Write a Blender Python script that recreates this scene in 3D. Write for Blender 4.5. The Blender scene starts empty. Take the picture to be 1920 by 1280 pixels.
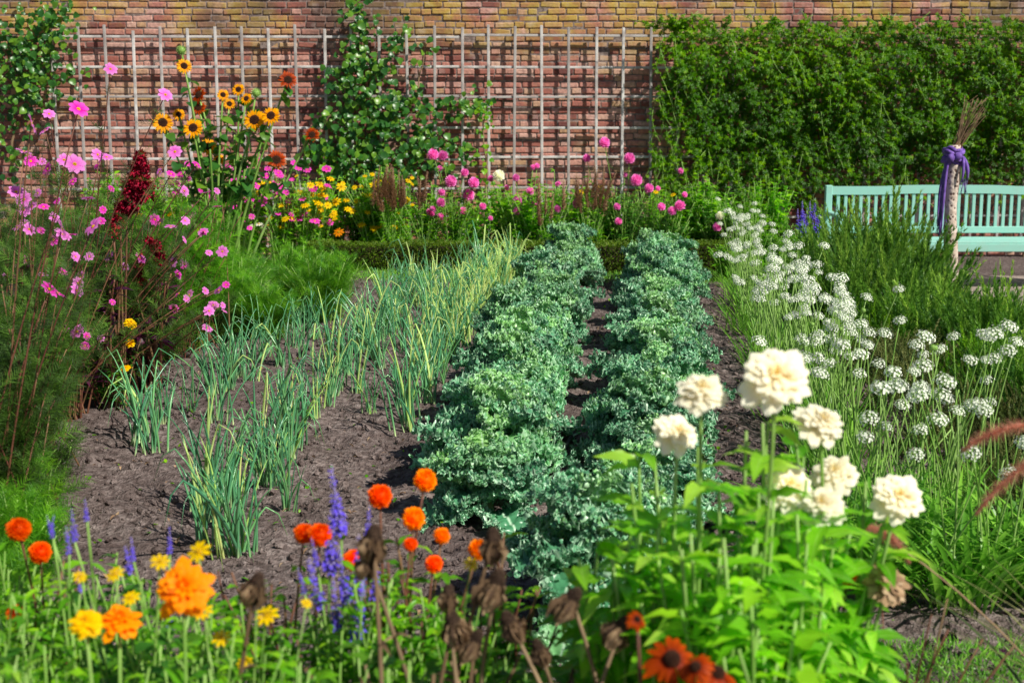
import bpy, bmesh, math, random
import numpy as np
from mathutils import Vector
rng=np.random.default_rng(11)
random.seed(5)
SC=bpy.context.scene
COL=SC.collection
PI=math.pi
# ------------------------------------------------------------------ camera
F=2667.0; TH=math.atan(455/2667.0); H=1.7
cam=bpy.data.cameras.new("camera"); cam.lens=50; cam.sensor_width=36; cam.clip_end=500; cam.clip_start=.05
co=bpy.data.objects.new("camera",cam); COL.objects.link(co)
co.location=(0,0,H); co.rotation_euler=(PI/2-TH,0,0)
cam.dof.use_dof=True; cam.dof.focus_distance=7.5; cam.dof.aperture_fstop=4.2
SC.camera=co
def site(px,py,d):
    u=(px-960)/F; v=(py-640)/F
    s=d/(math.cos(TH)-v*math.sin(TH))
    return np.array((u*s,d,H+(-math.sin(TH)-v*math.cos(TH))*s))
# ------------------------------------------------------------------ light
EL=math.radians(45); sv=np.array((0.75,-0.66,0)); sv/=np.linalg.norm(sv)
SD=np.array((sv[0]*math.cos(EL),sv[1]*math.cos(EL),math.sin(EL)))
sun=bpy.data.lights.new("sun",'SUN'); sun.energy=5.0; sun.angle=math.radians(.5); sun.color=(1,.96,.84)
so=bpy.data.objects.new("sun",sun); COL.objects.link(so); so.location=(6,-6,12)
so.rotation_euler=Vector(SD).to_track_quat('Z','Y').to_euler()
w=bpy.data.worlds.new("World"); SC.world=w; w.use_nodes=True
nt=w.node_tree; sky=nt.nodes.new('ShaderNodeTexSky'); sky.sky_type='NISHITA'; sky.sun_disc=False
sky.sun_elevation=EL; sky.sun_rotation=math.atan2(SD[0],SD[1])
nt.links.new(sky.outputs[0],nt.nodes['Background'].inputs[0]); nt.nodes['Background'].inputs[1].default_value=.06
SC.view_settings.view_transform='Standard'; SC.view_settings.look='None'; SC.view_settings.exposure=0
# ------------------------------------------------------------------ materials
def ramp(nt,fac,stops):
    r=nt.nodes.new('ShaderNodeValToRGB'); e=r.color_ramp.elements
    while len(e)<len(stops): e.new(.5)
    for i,(p,c) in enumerate(stops):
        e[i].position=p; e[i].color=(c[0],c[1],c[2],1)
    if fac is not None: nt.links.new(fac,r.inputs[0])
    return r.outputs[0]
def mixc(nt,f,a,b,mode='MIX'):
    m=nt.nodes.new('ShaderNodeMix'); m.data_type='RGBA'; m.blend_type=mode
    for s,v in ((m.inputs[0],f),(m.inputs[6],a),(m.inputs[7],b)):
        if hasattr(v,'is_linked'): nt.links.new(v,s)
        elif isinstance(v,(int,float)): s.default_value=v
        else: s.default_value=(v[0],v[1],v[2],1)
    return m.outputs[2]
def mth(nt,op,a,b=0.0,clamp=False):
    m=nt.nodes.new('ShaderNodeMath'); m.operation=op; m.use_clamp=clamp
    for s,v in ((m.inputs[0],a),(m.inputs[1],b)):
        if hasattr(v,'is_linked'): nt.links.new(v,s)
        else: s.default_value=v
    return m.outputs[0]
def newmat(name):
    m=bpy.data.materials.new(name); m.use_nodes=True
    return m,m.node_tree,m.node_tree.nodes['Principled BSDF'],m.node_tree.nodes['Material Output']
def qattr(nt):
    a=nt.nodes.new('ShaderNodeAttribute'); a.attribute_name='q'
    s=nt.nodes.new('ShaderNodeSeparateXYZ'); nt.links.new(a.outputs['Vector'],s.inputs[0]); return s.outputs
def noise(nt,scale,detail=3,coord='Object'):
    t=nt.nodes.new('ShaderNodeTexCoord'); n=nt.nodes.new('ShaderNodeTexNoise')
    n.inputs['Scale'].default_value=scale; n.inputs['Detail'].default_value=detail
    nt.links.new(t.outputs[coord],n.inputs['Vector']); return n.outputs['Fac']
def bump(nt,h,strength,dist,bs):
    b=nt.nodes.new('ShaderNodeBump'); b.inputs['Strength'].default_value=strength; b.inputs['Distance'].default_value=dist
    nt.links.new(h,b.inputs['Height']); nt.links.new(b.outputs[0],bs.inputs['Normal'])
def leafmat(name,c1,c2,c3,trans=.35,rough=.5,along=None,edge=None,spec=.3,nsc=9,gain=1.0,tg=1.7):
    m,nt,bs,out=newmat(name); q=qattr(nt)
    col=ramp(nt,q[0],[(0,c1),(.5,c2),(1,c3)])
    if along: col=mixc(nt,ramp(nt,q[1],along[1]),col,along[0])
    if edge: col=mixc(nt,ramp(nt,q[2],edge[1]),col,edge[0])
    n=noise(nt,nsc,3)
    oi=nt.nodes.new('ShaderNodeObjectInfo')
    v=mth(nt,'ADD',mth(nt,'MULTIPLY',n,.9),mth(nt,'MULTIPLY',oi.outputs['Random'],.25))
    h=nt.nodes.new('ShaderNodeHueSaturation'); h.inputs['Saturation'].default_value=1.1
    nt.links.new(mth(nt,'MULTIPLY',mth(nt,'ADD',v,.5),gain),h.inputs['Value']); nt.links.new(col,h.inputs['Color']); col=h.outputs[0]
    nt.links.new(col,bs.inputs['Base Color']); bs.inputs['Roughness'].default_value=rough
    bs.inputs['Specular IOR Level'].default_value=spec
    if trans>0:
        tr=nt.nodes.new('ShaderNodeBsdfTranslucent'); mx=nt.nodes.new('ShaderNodeMixShader'); mx.inputs[0].default_value=trans
        g=nt.nodes.new('ShaderNodeHueSaturation'); g.inputs['Value'].default_value=tg; nt.links.new(col,g.inputs['Color'])
        nt.links.new(g.outputs[0],tr.inputs[0]); nt.links.new(bs.outputs[0],mx.inputs[1]); nt.links.new(tr.outputs[0],mx.inputs[2])
        nt.links.new(mx.outputs[0],out.inputs[0])
    return m
W3=lambda a,b:[(0,(a,)*3),(1,(b,)*3)]
G=1.45
M={}
M['kale']=leafmat('kale_leaf',(.06,.20,.10),(.13,.34,.19),(.26,.48,.17),.25,.32,
    edge=((.62,.80,.62),[(0,(.75,)*3),(.10,(.0,)*3),(.62,(.03,)*3),(1,(.68,)*3)]),nsc=4,gain=1.30,spec=.65,tg=1.3)  # pale midrib and frilled edge, the edge raised to paint in highlights
M['kalestem']=leafmat('kale_stem',(.25,.36,.18),(.3,.4,.2),(.35,.42,.25),0)
M['onion']=leafmat('onion_leaf',(.05,.18,.10),(.09,.27,.13),(.17,.37,.15),.18,.28,along=((.66,.68,.40),[(0,(.7,)*3),(.12,(.05,)*3),(.94,(0,)*3),(1,(.35,)*3)]),spec=.9,gain=1.4)
M['dryonion']=leafmat('dry_onion_leaf',(.66,.68,.32),(.56,.66,.30),(.38,.54,.18),.3,.5,gain=1.2)
M['green']=leafmat('green_leaf',(.06,.17,.022),(.11,.27,.032),(.24,.43,.05),.40,.36,gain=G,spec=.4)
M['bright']=leafmat('bright_leaf',(.09,.25,.03),(.17,.37,.045),(.36,.54,.10),.45,.34,edge=((.36,.52,.17),[(0,(.6,)*3),(.1,(0,)*3),(1,(0,)*3)]),nsc=14,gain=1.35,spec=.55)
M['dark']=leafmat('dark_leaf',(.03,.10,.02),(.06,.16,.03),(.11,.24,.035),.35,.40,gain=1.3)
M['ivy']=leafmat('creeper_leaf',(.024,.075,.008),(.065,.175,.014),(.19,.34,.032),.36,.38,nsc=2.5,gain=1.18)
M['vine']=leafmat('vine_leaf',(.03,.10,.03),(.055,.165,.035),(.17,.31,.05),.3,.32,gain=1.08,spec=.45)
M['feather']=leafmat('feathery_leaf',(.045,.14,.022),(.09,.24,.032),(.20,.41,.05),.35,.5,gain=1.25)
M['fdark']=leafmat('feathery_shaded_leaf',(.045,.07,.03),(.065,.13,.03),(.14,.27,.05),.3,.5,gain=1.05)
M['rosemary']=leafmat('rosemary_leaf',(.05,.12,.03),(.11,.22,.04),(.28,.41,.09),.3,.42,gain=1.25)
M['thyme']=leafmat('thyme_leaf',(.05,.08,.03),(.11,.14,.04),(.23,.23,.10),.2,.6,gain=1.2)
M['savory']=leafmat('savory_leaf',(.05,.13,.02),(.11,.24,.03),(.26,.40,.06),.35,.45,gain=1.2)
M['box']=leafmat('box_leaf',(.05,.11,.015),(.10,.18,.02),(.16,.22,.04),.25,.45,gain=1.1)
M['grass']=leafmat('grass_blade',(.08,.20,.035),(.13,.30,.05),(.23,.42,.08),.35,.38,gain=1.3,spec=.45)
M['purpleleaf']=leafmat('purple_leaf',(.03,.008,.025),(.055,.014,.04),(.09,.02,.05),.2,.4)
M['stem']=leafmat('green_stem',(.16,.29,.07),(.22,.36,.10),(.27,.40,.14),0,gain=1.15)
M['rstem']=leafmat('reddish_stem',(.13,.055,.04),(.18,.08,.055),(.22,.14,.08),0)
M['dry']=leafmat('dry_plant',(.12,.075,.045),(.20,.13,.08),(.36,.26,.17),.1,.8)
M['drydark']=leafmat('dead_flower',(.035,.022,.015),(.06,.035,.025),(.11,.07,.05),.1,.8)
M['tan']=leafmat('seed_spike',(.24,.15,.10),(.36,.24,.15),(.44,.33,.23),.1,.8,gain=1.1)
def petal(name,c,c2,tip,trans=.35):
    return leafmat(name,c,c2,c2,trans,.55,along=(tip,W3(0,1)),spec=.15,nsc=20,tg=1.25,gain=1.1)
M['pink']=petal('pink_petal',(.58,.06,.40),(.72,.16,.58),(.84,.34,.74))
M['magenta']=petal('magenta_petal',(.52,.02,.25),(.70,.05,.42),(.84,.18,.62))
M['dpink']=petal('dahlia_pink_petal',(.6,.08,.36),(.72,.14,.50),(.88,.40,.72))
M['white']=petal('white_petal',(.70,.70,.50),(.78,.78,.62),(.84,.83,.74),.3)
M['cream']=petal('cream_petal',(.64,.48,.16),(.80,.71,.42),(.90,.87,.75),.25)
M['umbel']=petal('umbel_floret',(.66,.74,.52),(.84,.86,.76),(.92,.92,.89),.25)
M['orange']=petal('orange_petal',(.70,.12,.01),(.84,.22,.012),(.9,.34,.02))
M['redorange']=petal('red_orange_petal',(.6,.04,.01),(.78,.09,.015),(.88,.19,.03))
M['yellow']=petal('yellow_petal',(.8,.42,.02),(.85,.52,.03),(.88,.62,.06))
M['sunf']=petal('sunflower_petal',(.75,.20,.01),(.85,.36,.015),(.88,.45,.02))
M['rust']=petal('rust_petal',(.12,.008,.006),(.18,.015,.008),(.55,.085,.012),.25)
M['blue']=petal('salvia_floret',(.06,.04,.38),(.11,.08,.58),(.24,.18,.80),.2)
M['lilac']=petal('salvia_calyx',(.20,.15,.38),(.32,.26,.5),(.5,.44,.66),.2)
M['amar']=leafmat('amaranth_plume',(.12,.006,.015),(.23,.010,.03),(.40,.022,.05),.1,.7,gain=1.15)
M['plume']=leafmat('grass_plume',(.42,.17,.12),(.55,.28,.20),(.72,.46,.36),.4,.7)
M['disc']=leafmat('yellow_disc',(.55,.3,.02),(.65,.4,.03),(.7,.5,.05),0,.7)
M['ddisc']=leafmat('dark_disc',(.03,.012,.008),(.05,.02,.01),(.08,.03,.015),0,.8)
# ------------------------------------------------------------------ mesh tools
def nrm(a): return a/(np.linalg.norm(a,axis=-1,keepdims=True)+1e-9)
class MB:
    def __init__(s): s.V=[];s.T=[];s.I=[];s.Q=[];s.n=0
    def add(s,V,T,mat=0,Q=None):
        V=np.asarray(V,float).reshape(-1,3); T=np.asarray(T,int).reshape(-1,3)
        if Q is None: Q=np.zeros_like(V)+.5
        s.V.append(V); s.T.append(T+s.n); s.Q.append(Q); s.I.append(np.full(len(T),mat)); s.n+=len(V)
    def inst(s,tpl,Ms,mat=0,r=None):
        V,T,Q=tpl; k=len(Ms)
        if k==0: return
        if r is None: r=rng.random(k)
        P=np.einsum('kij,nj->kni',Ms[:,:,:3],V)+Ms[:,None,:,3]
        QQ=np.tile(Q[None],(k,1,1)).copy(); QQ[:,:,0]=np.asarray(r).reshape(-1,1)
        TT=T[None]+(np.arange(k)*len(V))[:,None,None]
        s.add(P.reshape(-1,3),TT.reshape(-1,3),mat,QQ.reshape(-1,3))
    def mesh(s,name,mats,smooth=True):
        V=np.concatenate(s.V);T=np.concatenate(s.T);Q=np.concatenate(s.Q);I=np.concatenate(s.I)
        me=bpy.data.meshes.new(name)
        me.vertices.add(len(V)); me.vertices.foreach_set('co',V.astype('f').ravel())
        me.loops.add(len(T)*3); me.loops.foreach_set('vertex_index',T.astype('i').ravel())
        me.polygons.add(len(T)); me.polygons.foreach_set('loop_start',np.arange(0,len(T)*3,3,dtype='i'))
        for m in mats: me.materials.append(M[m] if isinstance(m,str) else m)
        me.polygons.foreach_set('material_index',I.astype('i'))
        me.polygons.foreach_set('use_smooth',np.full(len(T),smooth))
        a=me.attributes.new('q','FLOAT_VECTOR','POINT'); a.data.foreach_set('vector',Q.astype('f').ravel())
        me.update(calc_edges=True); me.validate()
        return me
def frames(P,D,N,S):
    P=np.asarray(P,float).reshape(-1,3); k=len(P)
    D=nrm(np.broadcast_to(np.asarray(D,float),(k,3))); N=np.broadcast_to(np.asarray(N,float),(k,3))
    S=np.asarray(S,float)
    if S.ndim==0: S=np.full((k,3),float(S))
    elif S.ndim==1: S=np.repeat(S[:,None],3,1)
    X=nrm(np.cross(D,N+1e-4)); Z=np.cross(X,D)
    Ms=np.zeros((k,3,4)); Ms[:,:,0]=X*S[:,0:1]; Ms[:,:,1]=D*S[:,1:2]; Ms[:,:,2]=Z*S[:,2:3]; Ms[:,:,3]=P
    return Ms
def gridT(nv,nu):
    i=np.arange(nv-1)[:,None]*nu+np.arange(nu-1)[None]; i=i.ravel()
    return np.concatenate([np.stack([i,i+1,i+nu+1],1),np.stack([i,i+nu+1,i+nu],1)])
def leaf(n=4,w=.3,fold=.3,droop=.25,peak=.4,nu=3,power=1.0,cup=0.0,wave=0.0):
    t=np.linspace(0,1,n+1)[:,None]; u=np.linspace(-1,1,nu)[None]
    a=math.log(.5)/math.log(peak)
    half=w/2*np.maximum(np.sin(PI*np.clip(t,0,1)**a),0)**power
    x=u*half; z=-droop*t**2+fold*np.abs(u)*half+cup*np.sin(PI*t)+wave*np.sin(t*14)*np.abs(u)*half; y=t*(1-.25*abs(droop)*t)+0*u
    V=np.stack([x+0*t,y,z+0*x],-1).reshape(-1,3)
    Q=np.stack([0*x,t+0*u,np.abs(u)+0*t],-1).reshape(-1,3)
    return V,gridT(n+1,nu),Q
def join(parts):
    V=[];T=[];Q=[];n=0
    for v,t,q in parts: V.append(v);T.append(t+n);Q.append(q);n+=len(v)
    return np.concatenate(V),np.concatenate(T),np.concatenate(Q)
def xf(tpl,Ms):
    return join([(tpl[0]@m[:,:3].T+m[:,3],tpl[1],tpl[2]) for m in Ms])
L_lance=leaf(5,.26,.3,.35,.35); L_oval=leaf(4,.6,.3,.3,.42); L_zin=leaf(6,.38,.35,.45,.36,wave=.25)
L_small=leaf(2,.5,.3,.1,.45); L_need=(np.array([(-.5,0,0),(.5,0,0),(0,1,0)],float),np.array([(0,1,2)]),np.array([(0,0,0),(0,0,0),(0,1,0)],float))
def needle(w): v=L_need[0].copy(); v[:,0]*=w; return (v,L_need[1],L_need[2])
L_blade=leaf(6,.035,.2,.35,.35); L_strap=leaf(7,.05,.4,.55,.4); L_heart=leaf(4,.85,.25,.25,.35,power=.7)
L_creep=xf(leaf(2,.36,.3,.2,.45),frames(np.zeros((5,3)),[(math.sin(a),math.cos(a),0) for a in (-1.7,-.8,0,.8,1.7)],(0,0,1),np.array([.6,.85,1,.85,.6])))
def feather_tpl(n=26,seed=0):
    r=np.random.default_rng(seed); t=np.linspace(.05,1,n); P=np.stack([0*t,t,-.15*t*t],1)
    D=np.stack([np.where(np.arange(n)%2,1,-1)*(.7+.2*r.random(n)),.6+.3*r.random(n),r.normal(0,.45,n)],1)
    S=(.16+.26*np.sin(PI*t**.7))
    a=xf(needle(.07),frames(P,D,(0,.1,1),S))
    b=xf(needle(.02),frames([(0,0,0)],[(0,1,-.15)],(0,0,1),1.0))
    return join([a,b])
L_fea=feather_tpl()
def sprig_tpl(n=60,wid=.16,seed=1,ln=.11):
    r=np.random.default_rng(seed); t=np.sort(r.random(n)); a=r.random(n)*2*PI
    P=np.stack([.03*np.sin(t*5),t*.98,.03*np.cos(t*4)],1)
    D=np.stack([np.cos(a),.7+.5*r.random(n)+t,np.sin(a)],1)
    s=xf(needle(wid),frames(P,D,np.stack([-np.cos(a)*.3,np.ones(n),.3*np.sin(a)],1),ln*(1.15-t*.6)))
    return join([s,xf(needle(.012),frames([(0,0,0)],[(0,1,0)],(0,0,1),1.0))])
L_sprig=sprig_tpl(60,.30,1,.14); L_sprig2=sprig_tpl(44,.6,3,.14)
def ico(sub=1):
    bm=bmesh.new(); bmesh.ops.create_icosphere(bm,subdivisions=sub,radius=1); bm.verts.ensure_lookup_table()
    V=np.array([v.co[:] for v in bm.verts]); T=np.array([[v.index for v in f.verts] for f in bm.faces]); bm.free()
    return V,T,np.zeros_like(V)+.5
ICO=ico(1); ICO2=ico(2)
def tube(mb,pts,rad,sides=5,mat=0,r=None):
    pts=np.asarray(pts,float); m=len(pts); rad=np.broadcast_to(np.asarray(rad,float),(m,))
    T=nrm(np.gradient(pts,axis=0)); ref=np.array((.31,.93,.17)) if abs(T[0,1])<.8 else np.array((1.,.1,.1))
    A=nrm(np.cross(T,ref)); B=np.cross(T,A); a=np.linspace(0,2*PI,sides,endpoint=False)
    V=pts[:,None]+rad[:,None,None]*(np.cos(a)[None,:,None]*A[:,None]+np.sin(a)[None,:,None]*B[:,None])
    i=np.arange(m-1)[:,None]*sides+np.arange(sides)[None]; j=np.arange(m-1)[:,None]*sides+(np.arange(sides)[None]+1)%sides
    i=i.ravel();j=j.ravel(); Tr=np.concatenate([np.stack([i,j,j+sides],1),np.stack([i,j+sides,i+sides],1)])
    c=np.array([(0,k,k+1) for k in range(1,sides-1)])+(m-1)*sides
    Q=np.zeros((m,sides,3)); Q[:,:,0]=rng.random() if r is None else r; Q[:,:,1]=np.linspace(0,1,m)[:,None]
    mb.add(V.reshape(-1,3),np.concatenate([Tr,c]),mat,Q.reshape(-1,3))
def bez(a,b,c,n=7):
    t=np.linspace(0,1,n)[:,None]; return (1-t)**2*np.asarray(a)+2*t*(1-t)*np.asarray(b)+t*t*np.asarray(c)
def box(mb,c,s,mat=0,bev=.005,rot=None,r=None):
    bm=bmesh.new(); bmesh.ops.create_cube(bm,size=1)
    for v in bm.verts: v.co=(v.co.x*s[0],v.co.y*s[1],v.co.z*s[2])
    if bev: bmesh.ops.bevel(bm,geom=list(bm.edges),offset=bev,segments=1,affect='EDGES')
    bmesh.ops.triangulate(bm,faces=bm.faces[:]); bm.verts.index_update()
    V=np.array([v.co[:] for v in bm.verts]); T=np.array([[v.index for v in f.verts] for f in bm.faces]); bm.free()
    if rot is not None:
        V=V@np.array(rot).T
    Q=np.zeros_like(V); Q[:,0]=rng.random() if r is None else r
    mb.add(V+np.array(c),T,mat,Q)
# ------------------------------------------------------------------ scene objects
def mark(o,label,cat,group=None,kind=None):
    o["label"]=label; o["category"]=cat
    if group: o["group"]=group
    if kind: o["kind"]=kind
def thing(name,label,cat,loc,group=None):
    e=bpy.data.objects.new(name,None); e.empty_display_size=.1; COL.objects.link(e); e.location=loc
    mark(e,label,cat,group); return e
def part(name,me,parent,loc=(0,0,0),rot=None,scale=None,label=None):
    o=bpy.data.objects.new(name,me); COL.objects.link(o); o.parent=parent; o.location=loc
    if rot is not None: o.rotation_euler=rot
    if scale is not None: o.scale=(scale,)*3
    if label: o["label"]=label
    return o
def single(name,me,label,cat,loc=(0,0,0),rot=None,scale=None,group=None,kind=None):
    o=bpy.data.objects.new(name,me); COL.objects.link(o); o.location=loc
    if rot is not None: o.rotation_euler=rot
    if scale is not None: o.scale=scale if isinstance(scale,tuple) else (scale,)*3
    mark(o,label,cat,group,kind); return o
def vn(x,y,sc,seed):
    g=np.random.default_rng(seed).random((256,256)); X=x*sc+1000; Y=y*sc+1000
    xi=np.floor(X).astype(int);yi=np.floor(Y).astype(int); fx=X-xi;fy=Y-yi; fx=fx*fx*(3-2*fx);fy=fy*fy*(3-2*fy)
    a=g[xi%256,yi%256];b=g[(xi+1)%256,yi%256];c=g[xi%256,(yi+1)%256];d=g[(xi+1)%256,(yi+1)%256]
    return (a*(1-fx)+b*fx)*(1-fy)+(c*(1-fx)+d*fx)*fy
# ------------------------------------------------------------------ ground
def gheight(x,y):
    m=np.clip((5-np.abs(x))/.6,0,1)*np.clip((y-1.5)/.5,0,1)*np.clip((15.2-y)/.5,0,1)
    m=m*(1-np.clip((x-2.9)/.2,0,1)*np.clip((y-10.8)/.3,0,1))
    xr=x*.8+y*.6; yr=y*.8-x*.6
    h=.045*(vn(x,y,1.1,1)-.5)+.034*(vn(xr,yr,4.3,2)-.5)+.035*np.maximum(vn(yr,xr,12,3)-.35,0)+.03*np.maximum(vn(xr,y,24,4)-.35,0)
    return h*m
def build_ground():
    xs=np.concatenate([[-200,-80,-30,-12,-7],np.arange(-5,-2.4,.08),np.arange(-2.4,2.6,.022),np.arange(2.6,5.01,.08),[7,12,30,80,200]])
    ys=np.concatenate([[-200,-80,-30,-10,-2,1],np.arange(2.2,3.6,.06),np.arange(3.6,10,.024),np.arange(10,15.5,.045),[17,25,50,110,250]])
    X,Y=np.meshgrid(xs,ys); Z=gheight(X,Y)
    m,nt,bs,out=newmat('garden_soil')
    n1=noise(nt,1.6,5); n2=noise(nt,30,7); n3=noise(nt,110,3)
    c=ramp(nt,n2,[(.3,(.085,.062,.057)),(.5,(.205,.158,.15)),(.7,(.38,.31,.295))])
    c=mixc(nt,ramp(nt,n1,[(.35,(.6,)*3),(.62,(0,)*3)]),c,(.105,.074,.07))
    nt.links.new(c,bs.inputs['Base Color']); bs.inputs['Roughness'].default_value=.95; bs.inputs['Specular IOR Level'].default_value=.1
    bump(nt,mth(nt,'ADD',n2,mth(nt,'MULTIPLY',n3,.5)),1.0,.03,bs)
    mb=MB(); mb.add(np.stack([X,Y,Z],-1).reshape(-1,3),gridT(len(ys),len(xs)))
    o=single("ground",mb.mesh("ground",[m]),"crumbly dark brown garden soil","soil",kind="structure")
    n=17000; x=rng.uniform(-2.3,3,n); y=3.6+10*rng.random(n)**1.3; s=.004+.019*rng.random(n)**3
    Ms=frames(np.stack([x,y,gheight(x,y)+s*.3],1),rng.normal(size=(n,3)),rng.normal(size=(n,3)),np.stack([s,s*(.6+.5*rng.random(n)),s*.8],1))
    mb=MB(); V,T,Q=ICO; V=V*(1+.3*np.random.default_rng(2).normal(size=(len(V),1))*.6); mb.inst((V,T,Q),Ms)
    single("soil_clods",mb.mesh("soil_clods",[m],False),"loose crumbs and clods of dry soil","soil clods",kind="stuff")
    n=1100; x=rng.uniform(-2.2,3,n); y=3.8+9*rng.random(n)
    Ms=frames(np.stack([x,y,gheight(x,y)+.012],1),np.stack([rng.normal(size=n),rng.normal(size=n),.3*rng.normal(size=n)],1),(0,.2,1),rng.uniform(.012,.045,n))
    mb=MB(); mb.inst(leaf(3,.4,.6,.5,.4),Ms); single("leaf_litter",mb.mesh("leaf_litter",['tan']),"small dry fallen leaves scattered on the soil","fallen leaves",kind="stuff")
    n=900; x=rng.uniform(-2.3,1.3,n); y=4.0+8*rng.random(n); D=np.stack([rng.normal(0,1,n),rng.normal(0,1,n),.8+0*x],1)
    mb=MB(); mb.inst(L_oval,frames(np.stack([x,y,gheight(x,y)],1),D,(0,.1,1),rng.uniform(.01,.035,n))); single("weeds",mb.mesh("weeds",['green']),"tiny green weed seedlings dotted over the soil","weeds",kind="stuff")
    m2,nt,bs,out=newmat('gravel_path'); n1=noise(nt,55,4);n2=noise(nt,1.3,3)
    c=ramp(nt,n1,[(.3,(.25,.19,.17)),(.55,(.44,.35,.31)),(.75,(.58,.48,.44))]); c=mixc(nt,mth(nt,'MULTIPLY',n2,.4),c,(.3,.22,.2))
    nt.links.new(c,bs.inputs['Base Color']); bs.inputs['Roughness'].default_value=.95; bump(nt,n1,.6,.02,bs)
    xs=np.linspace(3.15,14,60); ys=np.linspace(10.9,13.6,30); X,Y=np.meshgrid(xs,ys); X=X+.08*(vn(X,Y,3,9)-.5)
    mb=MB(); mb.add(np.stack([X,Y,0*X+.02],-1).reshape(-1,3),gridT(30,60))
    single("path",mb.mesh("path",[m2]),"pale pinkish gravel path beside the wall","path",kind="structure")
build_ground()
# ------------------------------------------------------------------ wall
WY=15.5
def build_wall():
    m,nt,bs,out=newmat('old_brick'); q=qattr(nt)
    c=ramp(nt,q[0],[(0,(.17,.05,.045)),(.3,(.38,.12,.09)),(.6,(.58,.24,.185)),(.85,(.70,.42,.35)),(1,(.58,.35,.20))])
    n1=noise(nt,30,5); n2=noise(nt,1.5,5); n3=noise(nt,7,5); n4=noise(nt,.9,3)
    c=mixc(nt,ramp(nt,n1,[(.35,(.5,)*3),(.6,(0,)*3)]),c,(.19,.09,.085))
    t=nt.nodes.new('ShaderNodeTexCoord'); s=nt.nodes.new('ShaderNodeSeparateXYZ'); nt.links.new(t.outputs['Object'],s.inputs[0])
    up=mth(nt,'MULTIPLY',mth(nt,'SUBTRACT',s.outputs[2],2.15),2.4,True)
    li=mth(nt,'MULTIPLY',up,ramp(nt,n2,[(.40,(0,)*3),(.54,(1.,)*3)]),True)
    li=mth(nt,'MULTIPLY',li,ramp(nt,n3,[(.34,(.25,)*3),(.58,(.95,)*3)]))
    c=mixc(nt,li,c,(.56,.38,.06))
    lo=mth(nt,'MULTIPLY',ramp(nt,n2,[(.52,(0,)*3),(.64,(.5,)*3)]),ramp(nt,n3,[(.4,(0,)*3),(.6,(1,)*3)]))
    c=mixc(nt,lo,c,(.42,.31,.09))
    dk=mth(nt,'MULTIPLY',mth(nt,'MULTIPLY',mth(nt,'SUBTRACT',s.outputs[2],2.1),2.5,True),ramp(nt,n4,[(.42,(.75,)*3),(.54,(0,)*3)]))  # dappled shade near the wall top, painted into the brick colour
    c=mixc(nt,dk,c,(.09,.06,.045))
    c=mixc(nt,mth(nt,'MULTIPLY',ramp(nt,n3,[(.55,(0,)*3),(.75,(1,)*3)]),.4),c,(.68,.54,.50))
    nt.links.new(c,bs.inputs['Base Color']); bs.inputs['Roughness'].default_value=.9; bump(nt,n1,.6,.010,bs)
    mo,nt,bs,out=newmat('old_mortar'); n1=noise(nt,40,4); c=ramp(nt,n1,[(.3,(.12,.085,.078)),(.7,(.35,.27,.245))])
    nt.links.new(c,bs.inputs['Base Color']); bs.inputs['Roughness'].default_value=.95; bump(nt,n1,.6,.01,bs)
    mb=MB(); tb=MB(); box(tb,(0,0,0),(.2,.1,.058),0,.008); tpl=(tb.V[0],tb.T[0],tb.Q[0])
    P=[];S=[]
    for k in range(49):
        z=.04+k*.0695; x=-10-rng.random()*.2
        while x<12:
            L=.195 if (k%2==0 or rng.random()<.35) else .095
            L*=rng.uniform(.94,1.06)
            P.append((x+L/2,WY+.05+rng.normal(0,.004),z+rng.normal(0,.0025))); S.append(((L)/.2,1,rng.uniform(.90,1.05))); x+=L+.012
    P=np.array(P);n=len(P)
    D=np.stack([rng.normal(0,.010,n),np.ones(n),rng.normal(0,.025,n)],1)
    mb.inst(tpl,frames(P,D,np.stack([rng.normal(0,.025,n),0*P[:,0],np.ones(n)],1),np.array(S)),0,np.clip(rng.normal(.5,.25,n)+.12*np.sin(P[:,0]*1.3),0,1))
    box(mb,(1,WY+.180,1.72),(22.2,.34,3.44),1,0)
    e=thing("brick_wall","tall old red brick garden wall with yellow lichen","wall",(0,WY,0))
    me=mb.mesh("brickwork",[m,mo],False); part("brickwork",me,e,(0,-WY,0))
    cp=MB()
    for i in range(48): box(cp,(-10+i*.46+.2,WY+.15,3.47),(.45,.48,.06),0,.012)
    part("coping",cp.mesh("coping",[mo],False),e,(0,-WY,0))
build_wall()
# ------------------------------------------------------------------ trellis
def build_trellis():
    m,nt,bs,out=newmat('weathered_wood'); q=qattr(nt); n1=noise(nt,9,5)
    c=ramp(nt,q[0],[(0,(.42,.38,.37)),(.5,(.58,.54,.53)),(1,(.78,.75,.74))]); c=mixc(nt,ramp(nt,n1,[(.4,(.65,)*3),(.58,(0,)*3)]),c,(.30,.25,.24))
    nt.links.new(c,bs.inputs['Base Color']); bs.inputs['Roughness'].default_value=.8
    mb=MB(); y=WY-.09; xs=np.arange(-4.88,8,.289)
    for i,x in enumerate(xs):
        top=2.44+rng.normal(0,.018)
        if x>1.62: top=2.2
        box(mb,(x+rng.normal(0,.008),y-.018,top/2+.05),(.030,.02,top-.1),0,.004,rot=[[1,0,rng.normal(0,.006)],[0,1,0],[0,0,1]])
    for k in range(8):
        z=.12+k*.318
        for a in range(3): 
            x0=-4.95+a*4.4; box(mb,(x0+2.2,y+.006,z+rng.normal(0,.006)),(4.39,.024,.026),0,.004,rot=[[1,0,0],[0,1,0],[rng.normal(0,.002),0,1]],r=rng.uniform(0.1,1))
    single("wooden_trellis",mb.mesh("wooden_trellis",[m],False),"weathered grey wooden lattice trellis fixed on the brick wall","trellis")
build_trellis()
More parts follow.
